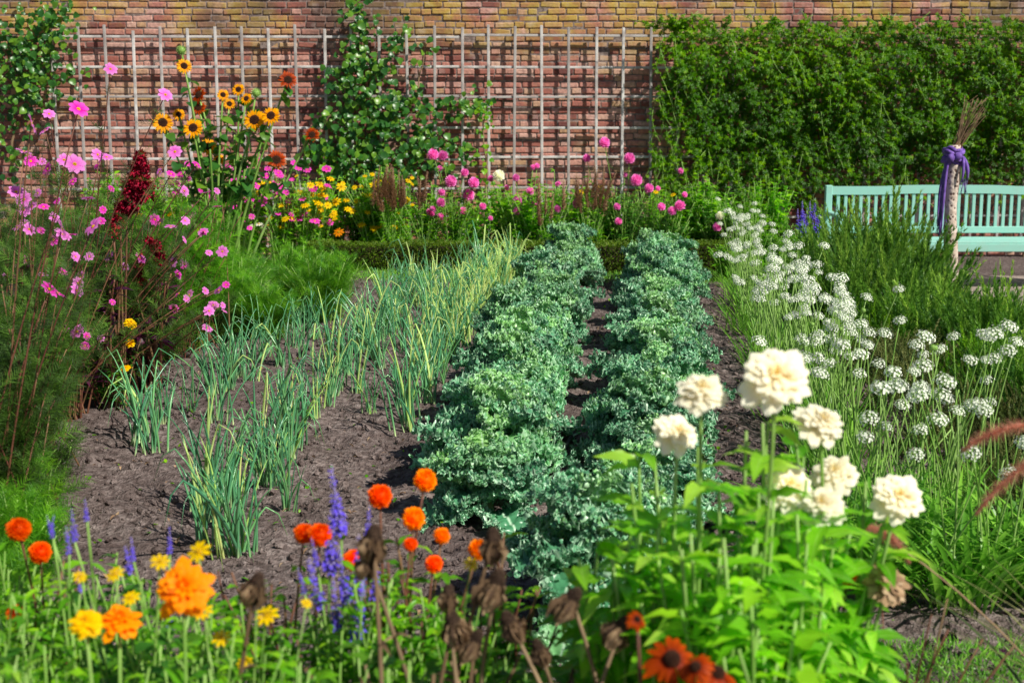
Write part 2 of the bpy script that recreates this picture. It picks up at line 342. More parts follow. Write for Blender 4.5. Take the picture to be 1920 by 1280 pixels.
# ------------------------------------------------------------------ creeper on wall
def sn(P,f,seed):
    r=np.random.default_rng(seed); o=0
    for i in range(6): o=o+np.sin(P@r.normal(0,f,3)+r.random()*7)
    return o/6
def build_creeper():
    mb=MB(); n=42000
    x=rng.uniform(1.35,7.0,n); z=rng.uniform(.0,2.75,n)
    P2=np.stack([x,0*x,z],1); nz=sn(P2,3.5,3); X1=np.stack([x,0*x,0*x],1)
    bot=np.where(x<3.25,.42+.40*nz,.80+.32*nz+.1*np.sin(x*5)+.08*np.sin(x*23)); top=2.47+.07*sn(X1,3,40)+.07*sn(X1,11,41)
    left=1.63+.18*sn(P2,5,8)+.06*np.sin(z*19)+np.where(z<1.5,.22,0)+np.where(z<.9,.25,0)
    keep=(z>bot)&(z<top)&(x>left)
    keep&=~((z<1.0)&(rng.random(n)<.4))
    x=x[keep];z=z[keep];nz=nz[keep];top=top[keep];n=len(x); P3=np.stack([x,0*x,z],1)
    bulge=.25+.16*sn(P3,4,12)+.15*sn(P3,11,13)+.07*sn(P3,26,14)
    e=np.clip((top-z)/.35,.15,1)**.5
    depth=np.maximum(bulge,.03)*e*(1-.6*rng.random(n)**2)
    P=np.stack([x,WY-.06-depth,z],1)
    D=np.stack([rng.normal(0,.45,n),-.4+rng.normal(0,.35,n),-.85+rng.normal(0,.4,n)],1)
    N=np.stack([rng.normal(.2,.5,n),-.8+0*x,.6+rng.normal(0,.4,n)],1)
    mb.inst(L_creep,frames(P,D,N,rng.uniform(.028,.056,n)),0,np.clip(.34+.30*nz+.18*(z-1.2)+rng.normal(0,.26,n),0,1))  # leaf tone lightens with height, the sunlit top painted into the colour
    for i in range(280):
        x0=rng.uniform(1.6,7) if i%4 else rng.uniform(1.5,1.8); z0=rng.choice([rng.uniform(.75,1.2),rng.uniform(1.2,2.4),2.42]); L=rng.uniform(.15,.5)
        a=np.array((x0,WY-.3,z0)); sgn=1 if z0>2.41 else -1
        if sgn>0: L*=.35
        pts=bez(a,a+np.array((rng.normal(0,.06),-.12,sgn*L*.4)),a+np.array((rng.normal(0,.12),-.1,sgn*L)),6)
        tube(mb,pts,.003,4,1); m=14; t=rng.random(m)
        PP=pts[(t*5).astype(int)]+rng.normal(0,.015,(m,3)); mb.inst(L_creep,frames(PP,rng.normal(0,1,(m,3))+[0,-.5,-.4],(0,-.7,.7),rng.uniform(.03,.05,m)),0,rng.uniform(.2,1,m))
    for i in range(12):
        x0=1.9+i*.46; pts=bez((x0,WY-.05,0),(x0+rng.normal(0,.2),WY-.12,1),(x0+rng.normal(0,.3),WY-.15,2.3),10); tube(mb,pts,np.linspace(.02,.008,10),6,2)
    e=thing("creeper_vine","dense green creeper vine hanging over the brick wall","climbing plant",(4,WY-.2,0))
    part("foliage",mb.mesh("creeper_foliage",['ivy','stem','dry']),e,(-4,-WY+.2,0))
build_creeper()
def wall_vine(label,paths,nleaf,size,mat,spread=.12):
    mb=MB(); allp=[]
    for p in paths:
        pts=[site(a,b,WY-.16) for a,b in p]; pts=np.array(pts)
        t=np.linspace(0,len(pts)-1,len(pts)*6); q=np.stack([np.interp(t,range(len(pts)),pts[:,i]) for i in range(3)],1)+rng.normal(0,.008,(len(t),3))
        tube(mb,q,np.linspace(.016,.004,len(q)),5,1); allp.append(q)
    P=np.concatenate(allp); n=nleaf; idx=rng.integers(0,len(P),n*2); cl=sn(P[idx],9,31); idx=idx[np.argsort(-cl+rng.normal(0,.6,n*2))[:n]]
    P=P[idx]+np.stack([rng.normal(0,spread,n),-np.abs(rng.normal(0,.09,n)),rng.normal(0,spread,n)],1)
    P[:,2]=np.maximum(P[:,2],.05)
    D=np.stack([rng.normal(0,.6,n),-.3+rng.normal(0,.3,n),-.7+rng.normal(0,.4,n)],1); N=np.stack([rng.normal(.2,.4,n),-.9+0*D[:,0],.5+rng.normal(0,.3,n)],1)
    mb.inst(L_heart,frames(P,D,N,size*rng.uniform(.5,1.25,n)),0)
    c=P.mean(0); e=thing("fruit_vine",label,"climbing plant",(c[0],WY-.16,0))
    part("foliage",mb.mesh("vine_foliage",[mat,'dry']),e,(-c[0],-WY+.16,0))
wall_vine("leafy espalier vine trained up the wooden trellis",
   [[(705,400),(700,300),(690,200),(680,110),(672,40),(670,-20)],[(700,280),(650,285),(600,280)],[(695,210),(650,190),(628,130)],[(700,290),(760,270),(840,265),(885,300)],
    [(695,215),(750,215),(810,210),(850,190)],[(690,150),(730,110),(750,60)],[(760,270),(770,330),(730,340)],[(690,180),(670,90),(690,50)],[(640,200),(600,240),(590,290)],[(850,190),(905,195)],[(720,200),(780,180),(800,80)],[(700,240),(640,240),(650,160)],[(710,260),(720,330),(680,330)],[(700,200),(740,240),(730,160)],[(690,150),(640,150),(660,120)],[(672,60),(670,10),(675,-20)],[(760,250),(820,250),(860,280)],[(740,300),(810,300),(850,330)],[(620,290),(660,320),(620,330)]],1350,.08,'vine',.075)
wall_vine("tangle of green climber leaves beside the brick wall",[[(20,300),(30,180),(40,100),(60,60)],[(30,180),(80,150),(115,130)],[(30,130),(0,80),(-60,60)],[(40,100),(90,60),(110,20)]],700,.08,'vine',.15)
wall_vine("young climber reaching up the trellis behind flowers",[[(905,420),(915,330),(905,250),(910,190)],[(600,420),(610,340),(590,260)]],120,.06,'green',.05)
# ------------------------------------------------------------------ box hedge
def build_hedge():
    mb=MB(); n=26000; x0,x1,y0,y1,h=-2.0,2.35,13.85,14.2,.30
    f=rng.random(n); x=rng.uniform(x0,x1,n); top=f<.45
    y=np.where(top,rng.uniform(y0,y1,n),y0+np.abs(rng.normal(0,.025,n))); z=np.where(top,h-np.abs(rng.normal(0,.02,n)),rng.uniform(0,h,n))
    P=np.stack([x,y,z],1); P+=.018*sn(P,7,5)[:,None]*np.array((0,-1,1))
    D=np.where(top[:,None],(0,-.2,1),(0,-1,.4))+rng.normal(0,.6,(n,3))
    mb.inst(L_small,frames(P,D,rng.normal(0,1,(n,3))+[0,-.5,.8],rng.uniform(.016,.03,n)),0)
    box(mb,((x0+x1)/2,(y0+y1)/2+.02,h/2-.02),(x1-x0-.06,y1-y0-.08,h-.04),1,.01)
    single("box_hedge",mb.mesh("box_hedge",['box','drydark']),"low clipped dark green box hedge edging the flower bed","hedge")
build_hedge()
# ------------------------------------------------------------------ kale
def crinkle(seed):
    r=np.random.default_rng(seed); a=np.linspace(-1,1,4); X,Y=np.meshgrid(a,a); k=X**2+Y**2
    V=np.stack([X*(1-.2*k)+r.normal(0,.15,X.shape),Y*(1-.2*k)+r.normal(0,.15,X.shape),r.normal(0,.42,X.shape)],-1).reshape(-1,3)
    Q=np.zeros_like(V); Q[:,1]=.5; Q[:,2]=np.clip(.4+.6*(k.ravel()/2)+r.normal(0,.2,16),0,1); return V,gridT(4,4),Q
CR=[crinkle(i) for i in range(4)]
def kale_mesh(seed):
    r=np.random.default_rng(seed); mb=MB(); nv,nu=56,13; nl=30
    for k in range(nl):
        f=k/(nl-1)
        L=(.385-.19*f)*r.uniform(.8,1.13); Wd=(.19-.06*f)*r.uniform(.8,1.15)
        th0=math.radians(28+54*f+r.normal(0,12)); cur=math.radians(90-25*f)*r.uniform(.5,1.3); az=k*2.39996+r.normal(0,.3)
        v=np.linspace(0,1,nv)[:,None]; u=np.linspace(-1,1,nu)[None]; u=np.sign(u)*np.abs(u)**.8; e=np.abs(u)
        lam=np.clip((v-.18)/.14,0,1); s=np.clip((v-.16)/.84,0,1)
        half=.006+Wd/2*(np.maximum(np.sin(PI*s**.8),0)**.42)*lam
        ph=2*PI*(v*14+.2*np.sin(v*9+r.random()*6))+np.where(u>0,r.random()*6,r.random()*6)
        A=.0155*(e**1.3)*np.clip(half/.04,0,1)
        nz=r.normal(0,1,(nv,nu)); nz2=r.normal(0,1,(nv,nu))
        zz=A*np.sin(ph)+A*.7*np.sin(2.1*ph+1+3*e)+.005*nz*(.3+e)*lam+.25*half*e**2+.008*np.sin(38*v+5*u+seed)*lam*(1-e)
        yy=v*L+A*.7*np.cos(ph+.7)+.004*nz2*e*lam
        xx=u*half*(1+.12*np.sin(2*PI*v*5+k)*e)+np.sign(u)*A*.7*np.cos(1.8*ph)
        tt=np.linspace(0,1,nv); th=th0-cur*tt**1.3; ds=L/(nv-1)
        cr=np.concatenate([[0],np.cumsum(np.cos(th[:-1])*ds)]); cz=np.concatenate([[0],np.cumsum(np.sin(th[:-1])*ds)])
        ty=yy/L*(nv-1); iy=np.clip(ty,0,nv-1); R=np.interp(iy,range(nv),cr)+(ty-iy)*ds*np.cos(th[-1]); Z=np.interp(iy,range(nv),cz)+(ty-iy)*ds*np.sin(th[-1])
        thv=th[:,None]; R=R-zz*np.sin(thv); Z=Z+zz*np.cos(thv)
        z0=.06+.19*f; R=R+.015
        V=np.stack([R*math.cos(az)-xx*math.sin(az),R*math.sin(az)+xx*math.cos(az),Z+z0],-1)
        V[:,:,2]=np.maximum(V[:,:,2],.012)
        rv=np.clip(.2+.6*f+r.normal(0,.25),0,1)
        Q=np.stack([0*xx+rv,v+0*u,e+0*v],-1).reshape(-1,3); mb.add(V.reshape(-1,3),gridT(nv,nu),0,Q)
        m=170; iv=r.integers(int(.24*nv),nv,m); side=r.random(m)<.5; off=(np.abs(r.normal(0,1.8,m))).astype(int).clip(0,5); iu=np.where(side,off,nu-1-off)
        P=V[iv,iu]; D=r.normal(0,1,(m,3)); N=r.normal(0,.8,(m,3))+[0,0,1]; S=r.uniform(.006,.015,m)
        for c in range(4): mb.inst(CR[c],frames(P[c::4],D[c::4],N[c::4],S[c::4]),0,np.clip(rv+r.normal(0,.12,len(P[c::4])),0,1))
    tube(mb,[(0,0,-.03),(.004,0,.1),(0,0,.27)],[.018,.02,.012],7,1)
    return mb.mesh("kale_plant",['kale','kalestem'])
KM=[kale_mesh(s) for s in (1,2,3,4,5,6)]
def kale_row(f,d0,d1,step):
    d=d0
    while d<d1:
        s=rng.uniform(.84,1.12)*(1.0 if d>5.4 else .95); x=f(d)+rng.normal(0,.045)
        single("kale_plant",KM[int(rng.integers(6))],"curly blue green kale plant growing in the soil row","kale",(x,d,0),(rng.normal(0,.09),rng.normal(0,.09),rng.random()*6.28),(s,s,s*rng.uniform(.92,1.3)),"kale plants in two long rows")
        d+=step*rng.uniform(.85,1.15)
kale_row(lambda d:-.14+.084*(d-5.5),5.55,13.4,.46)
kale_row(lambda d:.40+.116*(d-4.4),4.45,13.3,.46)
# ------------------------------------------------------------------ onions
def onion_mesh(seed,dry=.1,n=13,h=.42):
    r=np.random.default_rng(seed); mb=MB()
    for k in range(n):
        a=r.random()*6.28; b=np.array((r.normal(0,.026),r.normal(0,.026),-.01)); hh=h*r.uniform(.5,1.15); o=np.array((math.cos(a),math.sin(a),0))
        lean=r.uniform(.02,.28); p1=b+o*lean*hh*.4+np.array((0,0,hh*.62)); p2=b+o*(lean*hh+r.uniform(.0,.09))+np.array((0,0,hh*r.uniform(.85,1)))
        pts=bez(b,p1,p2,7)
        if r.random()<.24: pts=np.concatenate([pts,[p2+o*.05-np.array((0,0,.03)),p2+o*.09-np.array((0,0,.12))]])
        m=len(pts); tube(mb,pts,.0052*r.uniform(.55,1.2)*np.clip(1.15-np.linspace(0,1,m)**2.5,.12,1),5,1 if r.random()<dry else 0,r.random())
    return mb.mesh("onion_plant",['onion','dryonion'])
OM=[onion_mesh(i,.05) for i in range(6)]; OD=[onion_mesh(i+20,.55) for i in range(3)]; OS=[onion_mesh(i+40,.04,11,.40) for i in range(3)]
def onion_row(fx,d0,d1,step,ms,jit,skip=0,sc=1.0):
    d=d0
    while d<d1:
        if rng.random()>skip:
            me=ms[int(rng.integers(len(ms)))]
            lab="clump of slender green onion leaves in bare soil" if me not in OD else "onion clump with yellowing pale leaves in soil"
            single("onion_plant",me,lab,"onion",(fx(d)+rng.normal(0,jit),d,0),(rng.normal(0,.1),rng.normal(0,.1),rng.random()*6.28),sc*rng.uniform(.7,1.2),"onion plants in rows")
        d+=step*rng.uniform(.5,1.5)
onion_row(lambda d:np.interp(d,[4.9,6,8.3,12.1],[-1.12,-1.13,-1.03,-.73]),5.1,12.6,.13,OM,.075,.08,1.05)
onion_row(lambda d:-.60+.09*(d-7.25),7.2,10.4,.17,OM,.05,.08,1.0)
onion_row(lambda d:-.62+.09*(d-9.2),9.2,13.3,.15,OM+OD,.06,.05,1.05)
onion_row(lambda d:-.42+.10*(d-9.7),9.7,13.8,.15,OD,.05,.05,1.1)
onion_row(lambda d:-1.84+.07*(d-6.7),6.7,11.3,.24,OS,.06,.08,1.15)
onion_row(lambda d:-1.58+.06*(d-7),7.2,10.5,.38,OS,.09,.12,1.0)
onion_row(lambda d:-.95,5.1,6.2,.25,OM,.07,.1,.85)
# ------------------------------------------------------------------ blossoms
def rays(n,tpl,tilt,scale,z=0,r0=0,jit=.06,off=0,seed=0):
    r=np.random.default_rng(seed); a=np.linspace(0,2*PI,n,endpoint=False)+off+r.normal(0,jit,n); tl=tilt+r.normal(0,jit,n)
    D=np.stack([np.cos(a)*np.cos(tl),np.sin(a)*np.cos(tl),np.sin(tl)],1); N=np.stack([-np.cos(a)*np.sin(tl),-np.sin(a)*np.sin(tl),np.cos(tl)],1)
    return frames(np.stack([np.cos(a)*r0,np.sin(a)*r0,0*a+z],1),D,N,scale*(1+r.normal(0,jit,n)))
def fib(n,hemi=1.0):
    i=np.arange(n)+.5; z=1-(2*hemi)*i/n; a=i*2.39996; s=np.sqrt(np.maximum(0,1-z*z)); return np.stack([s*np.cos(a),s*np.sin(a),z],1)
def disc(mb,r,h,mat,n=60,bs=.16):
    P=fib(n,.5)*[r,r,h]; mb.inst(ICO,frames(P,P,(0,.3,1),r*bs),mat); mb.inst(ICO2,frames([(0,0,-h*.1)],[(0,1,0)],(0,0,1),np.array([[r*.95,r*.95,h*.9]])),mat)
def b_cosmos(mat,seed):
    mb=MB(); mb.inst(leaf(5,.62,.12,.12,.62,nu=5,power=.6,cup=.05),rays(8,None,.18,1,0,.08,.07,seed=seed),0); disc(mb,.17,.12,1,30,.25); return mb.mesh("cosmos_blossom",[mat,'disc'])
def b_zinnia(mat,seed,layers=5,cen='disc'):
    mb=MB(); p=leaf(6,.40,-.15,.08,.66,nu=5,power=.42,cup=.05)
    tl=[-.16,.0,.14,.32,.58,.85]; rs=[1,.89,.76,.60,.44,.30]; zs=[-.08,-.01,.05,.11,.16,.19]
    for k in range(layers): mb.inst(p,rays(18-k*2,None,tl[k],rs[k],zs[k],.05,.12,k*.4,seed+k),0)
    disc(mb,.15,.22,1,30,.25); P=fib(16,.5)*.14; P[:,2]+=.20
    mb.inst(p,frames(P,P+[0,0,.25],(0,.2,1),.20),0)
    return mb.mesh("zinnia_blossom",[mat,cen])
def b_pompon(mat,seed,n=110):
    mb=MB(); P=fib(n,.9); r=np.random.default_rng(seed); N=nrm(np.cross(P,np.cross(P+1e-3,(0,0,1))))
    mb.inst(leaf(3,.75,.8,-.1,.6,power=.6),frames(P*.55,P+[0,0,.25]+r.normal(0,.10,(n,3)),-N+0,.46*(1+r.normal(0,.12,n))),0); mb.inst(ICO2,frames([(0,0,0)],[(0,1,0)],(0,0,1),.6),0); return mb.mesh("dahlia_blossom",[mat])
def b_sun(mat,seed):
    mb=MB(); p=leaf(4,.3,.2,.15,.5)
    mb.inst(p,rays(18,None,.05,.72,0,.34,.1,seed=seed),0); mb.inst(p,rays(16,None,.25,.62,.03,.33,.1,.2,seed+1),0); disc(mb,.42,.14,1,110,.12)
    mb.inst(p,rays(12,None,-.3,.6,-.04,.2,.1,.1,seed),2); return mb.mesh("sunflower_blossom",[mat,'ddisc','stem'])
def b_daisy(mat,n=9,cen='disc',tilt=.1,w=.38):
    mb=MB(); mb.inst(leaf(4,w,.15,.15,.6,nu=5,power=.8),rays(n,None,tilt,1,0,.1,.08),0); disc(mb,.22,.18,1,30,.25); return mb.mesh("daisy_blossom",[mat,cen])
def b_rud():
    mb=MB(); mb.inst(leaf(5,.3,.2,.4,.55,nu=3,power=.8),rays(15,None,-.1,1,0,.14,.12),0); mb.inst(leaf(5,.28,.2,.3,.55),rays(12,None,-.35,.9,-.03,.12,.1,.2),0); disc(mb,.3,.34,1,90,.14); return mb.mesh("rudbeckia_blossom",['rust','ddisc'])
def b_umbel(seed,n=52):
    mb=MB(); r=np.random.default_rng(seed); P=fib(n,.55)+r.normal(0,.08,(n,3)); P=P*(.75+.35*r.random((n,1)))
    star=xf(leaf(2,.5,.2,-.1,.5),rays(6,None,.25,1,0,0,.05)); N=nrm(P)
    A=nrm(np.cross(N,r.normal(size=(n,3)))); mb.inst(star,frames(P*[1,1,.75],A,N,.2),0)
    for p in P[::2]: tube(mb,[(0,0,-.35),p*[.6,.6,.4]+[0,0,-.1],p*[1,1,.75]],.018,3,1)
    mb.inst(ICO,frames(P[::3]*.85,P[::3],(0,.3,1),.06),1); return mb.mesh("umbel_blossom",['umbel','stem'])
def b_bud(seed):
    mb=MB(); P=fib(50,.7); mb.inst(leaf(2,.5,.2,0,.5),frames(P*.7,P,(0,.3,1),.3),0); mb.inst(ICO2,frames([(0,0,0)],[(0,1,0)],(0,0,1),.72),0); return mb.mesh("bud",['stem'])
def b_salvia(seed,main='blue'):
    r=np.random.default_rng(seed); mb=MB(); tube(mb,[(0,0,0),(.02,0,.5),(0,.02,1)],[.014,.012,.005],5,1)
    K=14
    for k in range(K):
        if r.random()<.10: continue
        z=max(.01,.02+k/K*.97+r.normal(0,.008)); s=.115*(1.1-.75*z**1.2)*r.uniform(.65,1.15); m=7; a=np.arange(m)*2*PI/m+r.random()*3
        P=np.stack([np.cos(a)*.015,np.sin(a)*.015,0*a+z+r.normal(0,.012,m)],1); D=np.stack([np.cos(a),np.sin(a),.2+r.normal(0,.4,m)],1)
        mb.inst(leaf(3,.75,.7,.5,.55),frames(P,D,(0,0,1),s*r.uniform(.5,1.2,m)),0)
        mb.inst(leaf(2,.6,.8,-.2,.4),frames(P,D+[0,0,.3],(0,0,1),s*.5),1)
        mb.inst(ICO,frames(P+D*s*.3,D,(0,0,1),s*.16),1)
    return mb.mesh("salvia_spike",[main,'lilac','stem'])
def b_seedspike(seed,mat='tan'):
    r=np.random.default_rng(seed); mb=MB(); n=240; t=r.random(n); a=r.random(n)*6.28
    P=np.stack([np.cos(a)*.035,np.sin(a)*.035,t],1); mb.inst(L_small,frames(P,np.stack([np.cos(a),np.sin(a),.8+0*a],1),(0,0,1),.1*(1.2-t)),0); tube(mb,[(0,0,0),(0,0,.5),(0,0,1)],[.03,.025,.008],5,0); return mb.mesh("seed_spike",[mat])
def b_dead(seed):
    r=np.random.default_rng(seed); mb=MB(); disc(mb,.55,1.0,0,110,.14)
    mb.inst(leaf(6,.30,1.0,.2,.5,wave=.6),rays(22,None,-1.35,2.2,.2,.45,.14,seed=seed),1); mb.inst(leaf(6,.28,1.0,.1,.5,wave=.6),rays(18,None,-1.45,1.7,.2,.45,.16,.3,seed+1),0)
    return mb.mesh("dead_flower_head",['drydark','dry'])
B=dict(cos=[b_cosmos('pink',i) for i in range(3)],mag=[b_cosmos('magenta',5)],white=[b_zinnia('cream',i*3,6) for i in range(3)],oz=[b_zinnia('orange',9,6)],yz=[b_zinnia('yellow',12,4)],
  pom=[b_pompon('redorange',1),b_pompon('orange',2)],pd=[b_pompon('dpink',3)],wd=[b_pompon('white',4)],sun=[b_sun('sunf',1)],sunr=[b_sun('rust',2)],yd=[b_daisy('yellow')],od=[b_daisy('orange')],
  rud=[b_rud()],umb=[b_umbel(i) for i in range(3)],bud=[b_bud(1)],sal=[b_salvia(i) for i in range(4)],spk=[b_seedspike(1)],dead=[b_dead(1),b_dead(3)],wz=[b_daisy('white')],fz=[b_zinnia('tan',30,5)])
def pick(k): l=B[k]; return l[int(rng.integers(len(l)))]
# ------------------------------------------------------------------ generic plant
def plant(name,label,cat,base,heads,leaf_t,lm,sm='stem',nleaf=8,ls=.08,lr=(.1,.85),sr=.003,fill=0,fh=.5,fs=.2,fleaf=None,group=None,bname="blossom",up=.5,sprd=.04,low=0.0):
    bx,by=base; e=thing(name,label,cat,(bx,by,0),group); mb=MB(); b0=np.array((bx,by,0.))
    tg=[(np.array(h[0],float),h) for h in heads]
    for i in range(fill):
        a=rng.random()*6.28; rr=fs*math.sqrt(rng.random()); tg.append((b0+np.array((math.cos(a)*rr,math.sin(a)*rr,fh*rng.uniform(.72,1.05)*(1-.22*rr/fs))),None))
    for p,h in tg:
        s=b0+np.array((rng.normal(0,sprd),rng.normal(0,sprd),-.02)); c=s.copy(); c[2]=p[2]*.55
        c[:2]=s[:2]*.6+p[:2]*.4+rng.normal(0,.015,2)
        pts=bez(s,c,p,9); tube(mb,pts,np.linspace(sr*1.5,sr*.8,9),5,1)
        n=nleaf if h is not None else (fleaf or nleaf)
        if n:
            lo=lr[0] if h is not None else max(lr[0],low)
            t=np.sort(rng.uniform(lo,lr[1] if h is not None else 1.0,n)); P=np.stack([np.interp(t*8,range(9),pts[:,i]) for i in range(3)],1)
            a=rng.random(n)*6.28; D=np.stack([np.cos(a),np.sin(a),up+rng.normal(0,.3,n)],1)
            mb.inst(leaf_t,frames(P,D,np.stack([rng.normal(0,.3,n),rng.normal(0,.3,n),np.ones(n)],1),ls*rng.uniform(.6,1.2,n)*(1.15-.4*t)),0)
    part("foliage",mb.mesh(name+"_foliage",[lm,sm]),e,(-bx,-by,0))
    for p,h in tg:
        if h is None: continue
        d=h[3] if len(h)>3 and h[3] is not None else (rng.normal(.1,.25),-.55+rng.normal(0,.2),.75)
        o=part(h[4] if len(h)>4 else bname,h[1],e,tuple(p-b0),None,h[2]); o.rotation_euler=Vector(d).to_track_quat('Z','Y').to_euler()
    return e
def assign(bases,heads):
    out=[[] for _ in bases]; ba=np.array(bases)
    for h in heads:
        k=int(np.argmin(((ba-np.array(h[0][:2]))**2).sum(1))); out[k].append(h)
    return out
# cosmos
cosm=[(58,232,24),(147,205,20),(45,285,17),(92,214,12),(90,317,14),(140,308,20),(115,430,20),(175,425,20),(50,490,16),(92,543,20),(150,520,14),(145,622,16),(30,360,16),(45,375,17),(60,388,14),(185,308,13),(200,295,11),
(165,373,13),(207,130,13),(310,178,14),(328,285,14),(262,484,13),(322,492,12),(345,495,12),(235,503,12),(290,412,12),(320,425,13),(300,418,11),(205,480,13),(198,580,13),(170,553,12),(190,545,12),(355,553,12),
(290,530,12),(340,535,12),(388,615,12),(57,563,14),(65,522,14),(85,245,12),(183,290,12),(120,300,13),(215,545,12),(180,583,12),(230,480,12),(130,440,15),(108,550,18),(345,358,11),(240,375,12),(118,440,17),(400,572,11),(75,600,14),(20,545,16)]
hd=[]
for x,y,r in cosm:
    d=min(8.7,max(5.0,104/r)); k='cos' if rng.random()<.8 else 'mag'
    if x>330: d=9.0
    hd.append((site(x,y,d),pick(k),.039,(rng.normal(.25,.5),-.5+rng.normal(0,.35),rng.uniform(.2,.9))))
for i in range(70):
    x=rng.uniform(5,430); y=rng.uniform(300,660) if x<260 else rng.uniform(300,590); d=rng.uniform(6.4,7.4) if x<200 else rng.uniform(7.6,8.6)
    hd.append((site(x,y,d),pick('cos' if rng.random()<.6 else 'mag'),rng.uniform(.020,.034),(rng.normal(.25,.5),-.5+rng.normal(0,.4),rng.uniform(.2,.9))))
bases=[(-1.95,5.15),(-2.1,5.8),(-2.25,6.4),(-2.4,6.9),(-2.5,7.5),(-2.55,8.1),(-2.4,8.6),(-2.3,9.1),(-2.15,9.5),(-2.75,6.3),(-2.9,7.2),(-3.0,8.3),(-2.25,5.3),(-2.75,9.4),(-3.1,9.0),(-2.7,8.8),(-2.9,9.8),(-2.65,7.0),(-2.75,7.7)]
for bpt,hs in zip(bases,assign(bases,hd)):
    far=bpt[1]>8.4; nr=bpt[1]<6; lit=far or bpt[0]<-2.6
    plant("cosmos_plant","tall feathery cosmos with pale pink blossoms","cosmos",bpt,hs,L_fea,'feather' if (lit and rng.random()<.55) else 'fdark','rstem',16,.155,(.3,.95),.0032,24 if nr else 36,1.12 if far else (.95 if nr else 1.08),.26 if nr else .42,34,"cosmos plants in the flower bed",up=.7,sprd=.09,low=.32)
def dill(x,y,h,r,n,mat='feather',lab="low feathery green cosmos seedling bush"):
    plant("dill_plant",lab,"herb plant",(x,y),[],L_fea,mat,'stem',10,.14,(.1,1),.003,n,h,r,24,"feathery green herb plants",up=.8,sprd=.06)
for x,y,h,r in [(-1.75,9.9,.45,.3),(-2.05,10.3,.62,.35),(-1.45,10.7,.58,.35),(-1.75,11.2,.62,.4),(-2.3,11.4,.6,.4),(-1.55,11.6,.5,.3)]: dill(x,y,h,r,44)
for x,y,h,r in [(-2.5,10.5,.7,.35),(-2.9,11.0,.75,.4),(-2.15,9.8,.4,.3)]: dill(x,y,h,r,36,'fdark',"shaded feathery foliage with reddish stems")
for x,y,h,r in [(-1.95,5.3,.38,.24),(-2.2,5.4,.45,.3),(-1.75,4.75,.36,.2),(-1.95,4.6,.4,.28),(-1.7,4.3,.3,.2)]: dill(x,y,h,r,44,'feather',"dark feathery herb bush at the bed edge")
for x,y,h,r in [(-2.45,8.1,.5,.3),(-2.4,8.6,.45,.25),(-2.55,7.4,.5,.25),(-2.3,9.0,.45,.3),(-2.1,5.9,.4,.24),(-2.35,6.3,.45,.25),(-2.5,6.9,.5,.28)]: dill(x,y,h,r,34,'fdark',"shaded feathery foliage with reddish stems")
plant("marigold_plant","low marigold with round yellow blossoms","marigold",(-2.25,7.8),[(site(245,605,7.6),pick('yz'),.036),(site(235,690,7.6),pick('yz'),.032),(site(243,642,7.7),pick('yz'),.03),(site(110,655,7.4),pick('od'),.02)],L_lance,'dark','rstem',12,.07,fill=14,fh=.45,fs=.25)
# amaranth
def plume_mesh(pts,rad,n,seed,mat='amar'):
    r=np.random.default_rng(seed); mb=MB(); pts=np.array(pts,float); t=r.random(n)*(len(pts)-1); C=np.stack([np.interp(t,range(len(pts)),pts[:,i]) for i in range(3)],1)
    R=np.interp(t,range(len(pts)),rad)*(.75+.35*np.sin(t*9+3*r.random()))
    D=nrm(r.normal(size=(n,3))+[0,0,.3]); P=C+D*R[:,None]*(.4+.6*r.random((n,1))**.5)
    mb.inst(ICO,frames(P,D,(0,.3,1),np.stack([.007+.005*r.random(n)]*3,1)),0); mb.inst(L_small,frames(P,D,(0,.3,1),.025+.01*r.random(n)),0); tube(mb,pts,.006,5,0)
    return mb.mesh("amaranth_plume",[mat])
def amaranth(bx,by,plumes,label,fh,nf=8):
    e=plant("amaranth_plant",label,"amaranth",(bx,by),[],L_lance,'purpleleaf','rstem',8,.15,(.1,1),.006,nf,fh,.25,10,None,up=.1,low=.45)
    for i,(pl,rad,n) in enumerate(plumes):
        pts=[site(a,b,by)-np.array((bx,by,0)) for a,b in pl]; part("plume",plume_mesh(pts,rad,n,i+3),e)
        mb=MB(); tube(mb,bez((0,0,0),np.array(pts[0])*[.5,.5,.5],pts[0],8),.006,6,0); part("stem",mb.mesh("amaranth_stem",['rstem']),e)
amaranth(-2.2,7.9,[([(238,400),(248,365),(260,320),(264,288)],[.04,.07,.055,.015],900),([(225,390),(235,372),(280,360),(268,335)],[.03,.05,.05,.03],380),([(213,440),(222,410),(230,380)],[.03,.045,.03],240)],"tall amaranth with deep crimson upright plume",.95,9)
amaranth(-2.1,8.2,[([(292,500),(300,480),(290,462),(276,452)],[.02,.035,.035,.015],260),([(262,540),(258,510),(264,480)],[.02,.03,.015],160)],"amaranth with short dark crimson plumes and purple leaves",.8,10)
for x,y,h in [(-2.2,8.3,.6),(-2.4,7.6,.6)]:
    plant("perilla_plant","dark purple leaved basil bush among flowers","purple basil",(x,y),[],L_lance,'purpleleaf','rstem',8,.1,(.1,1),.004,16,h,.26,10,low=.3)
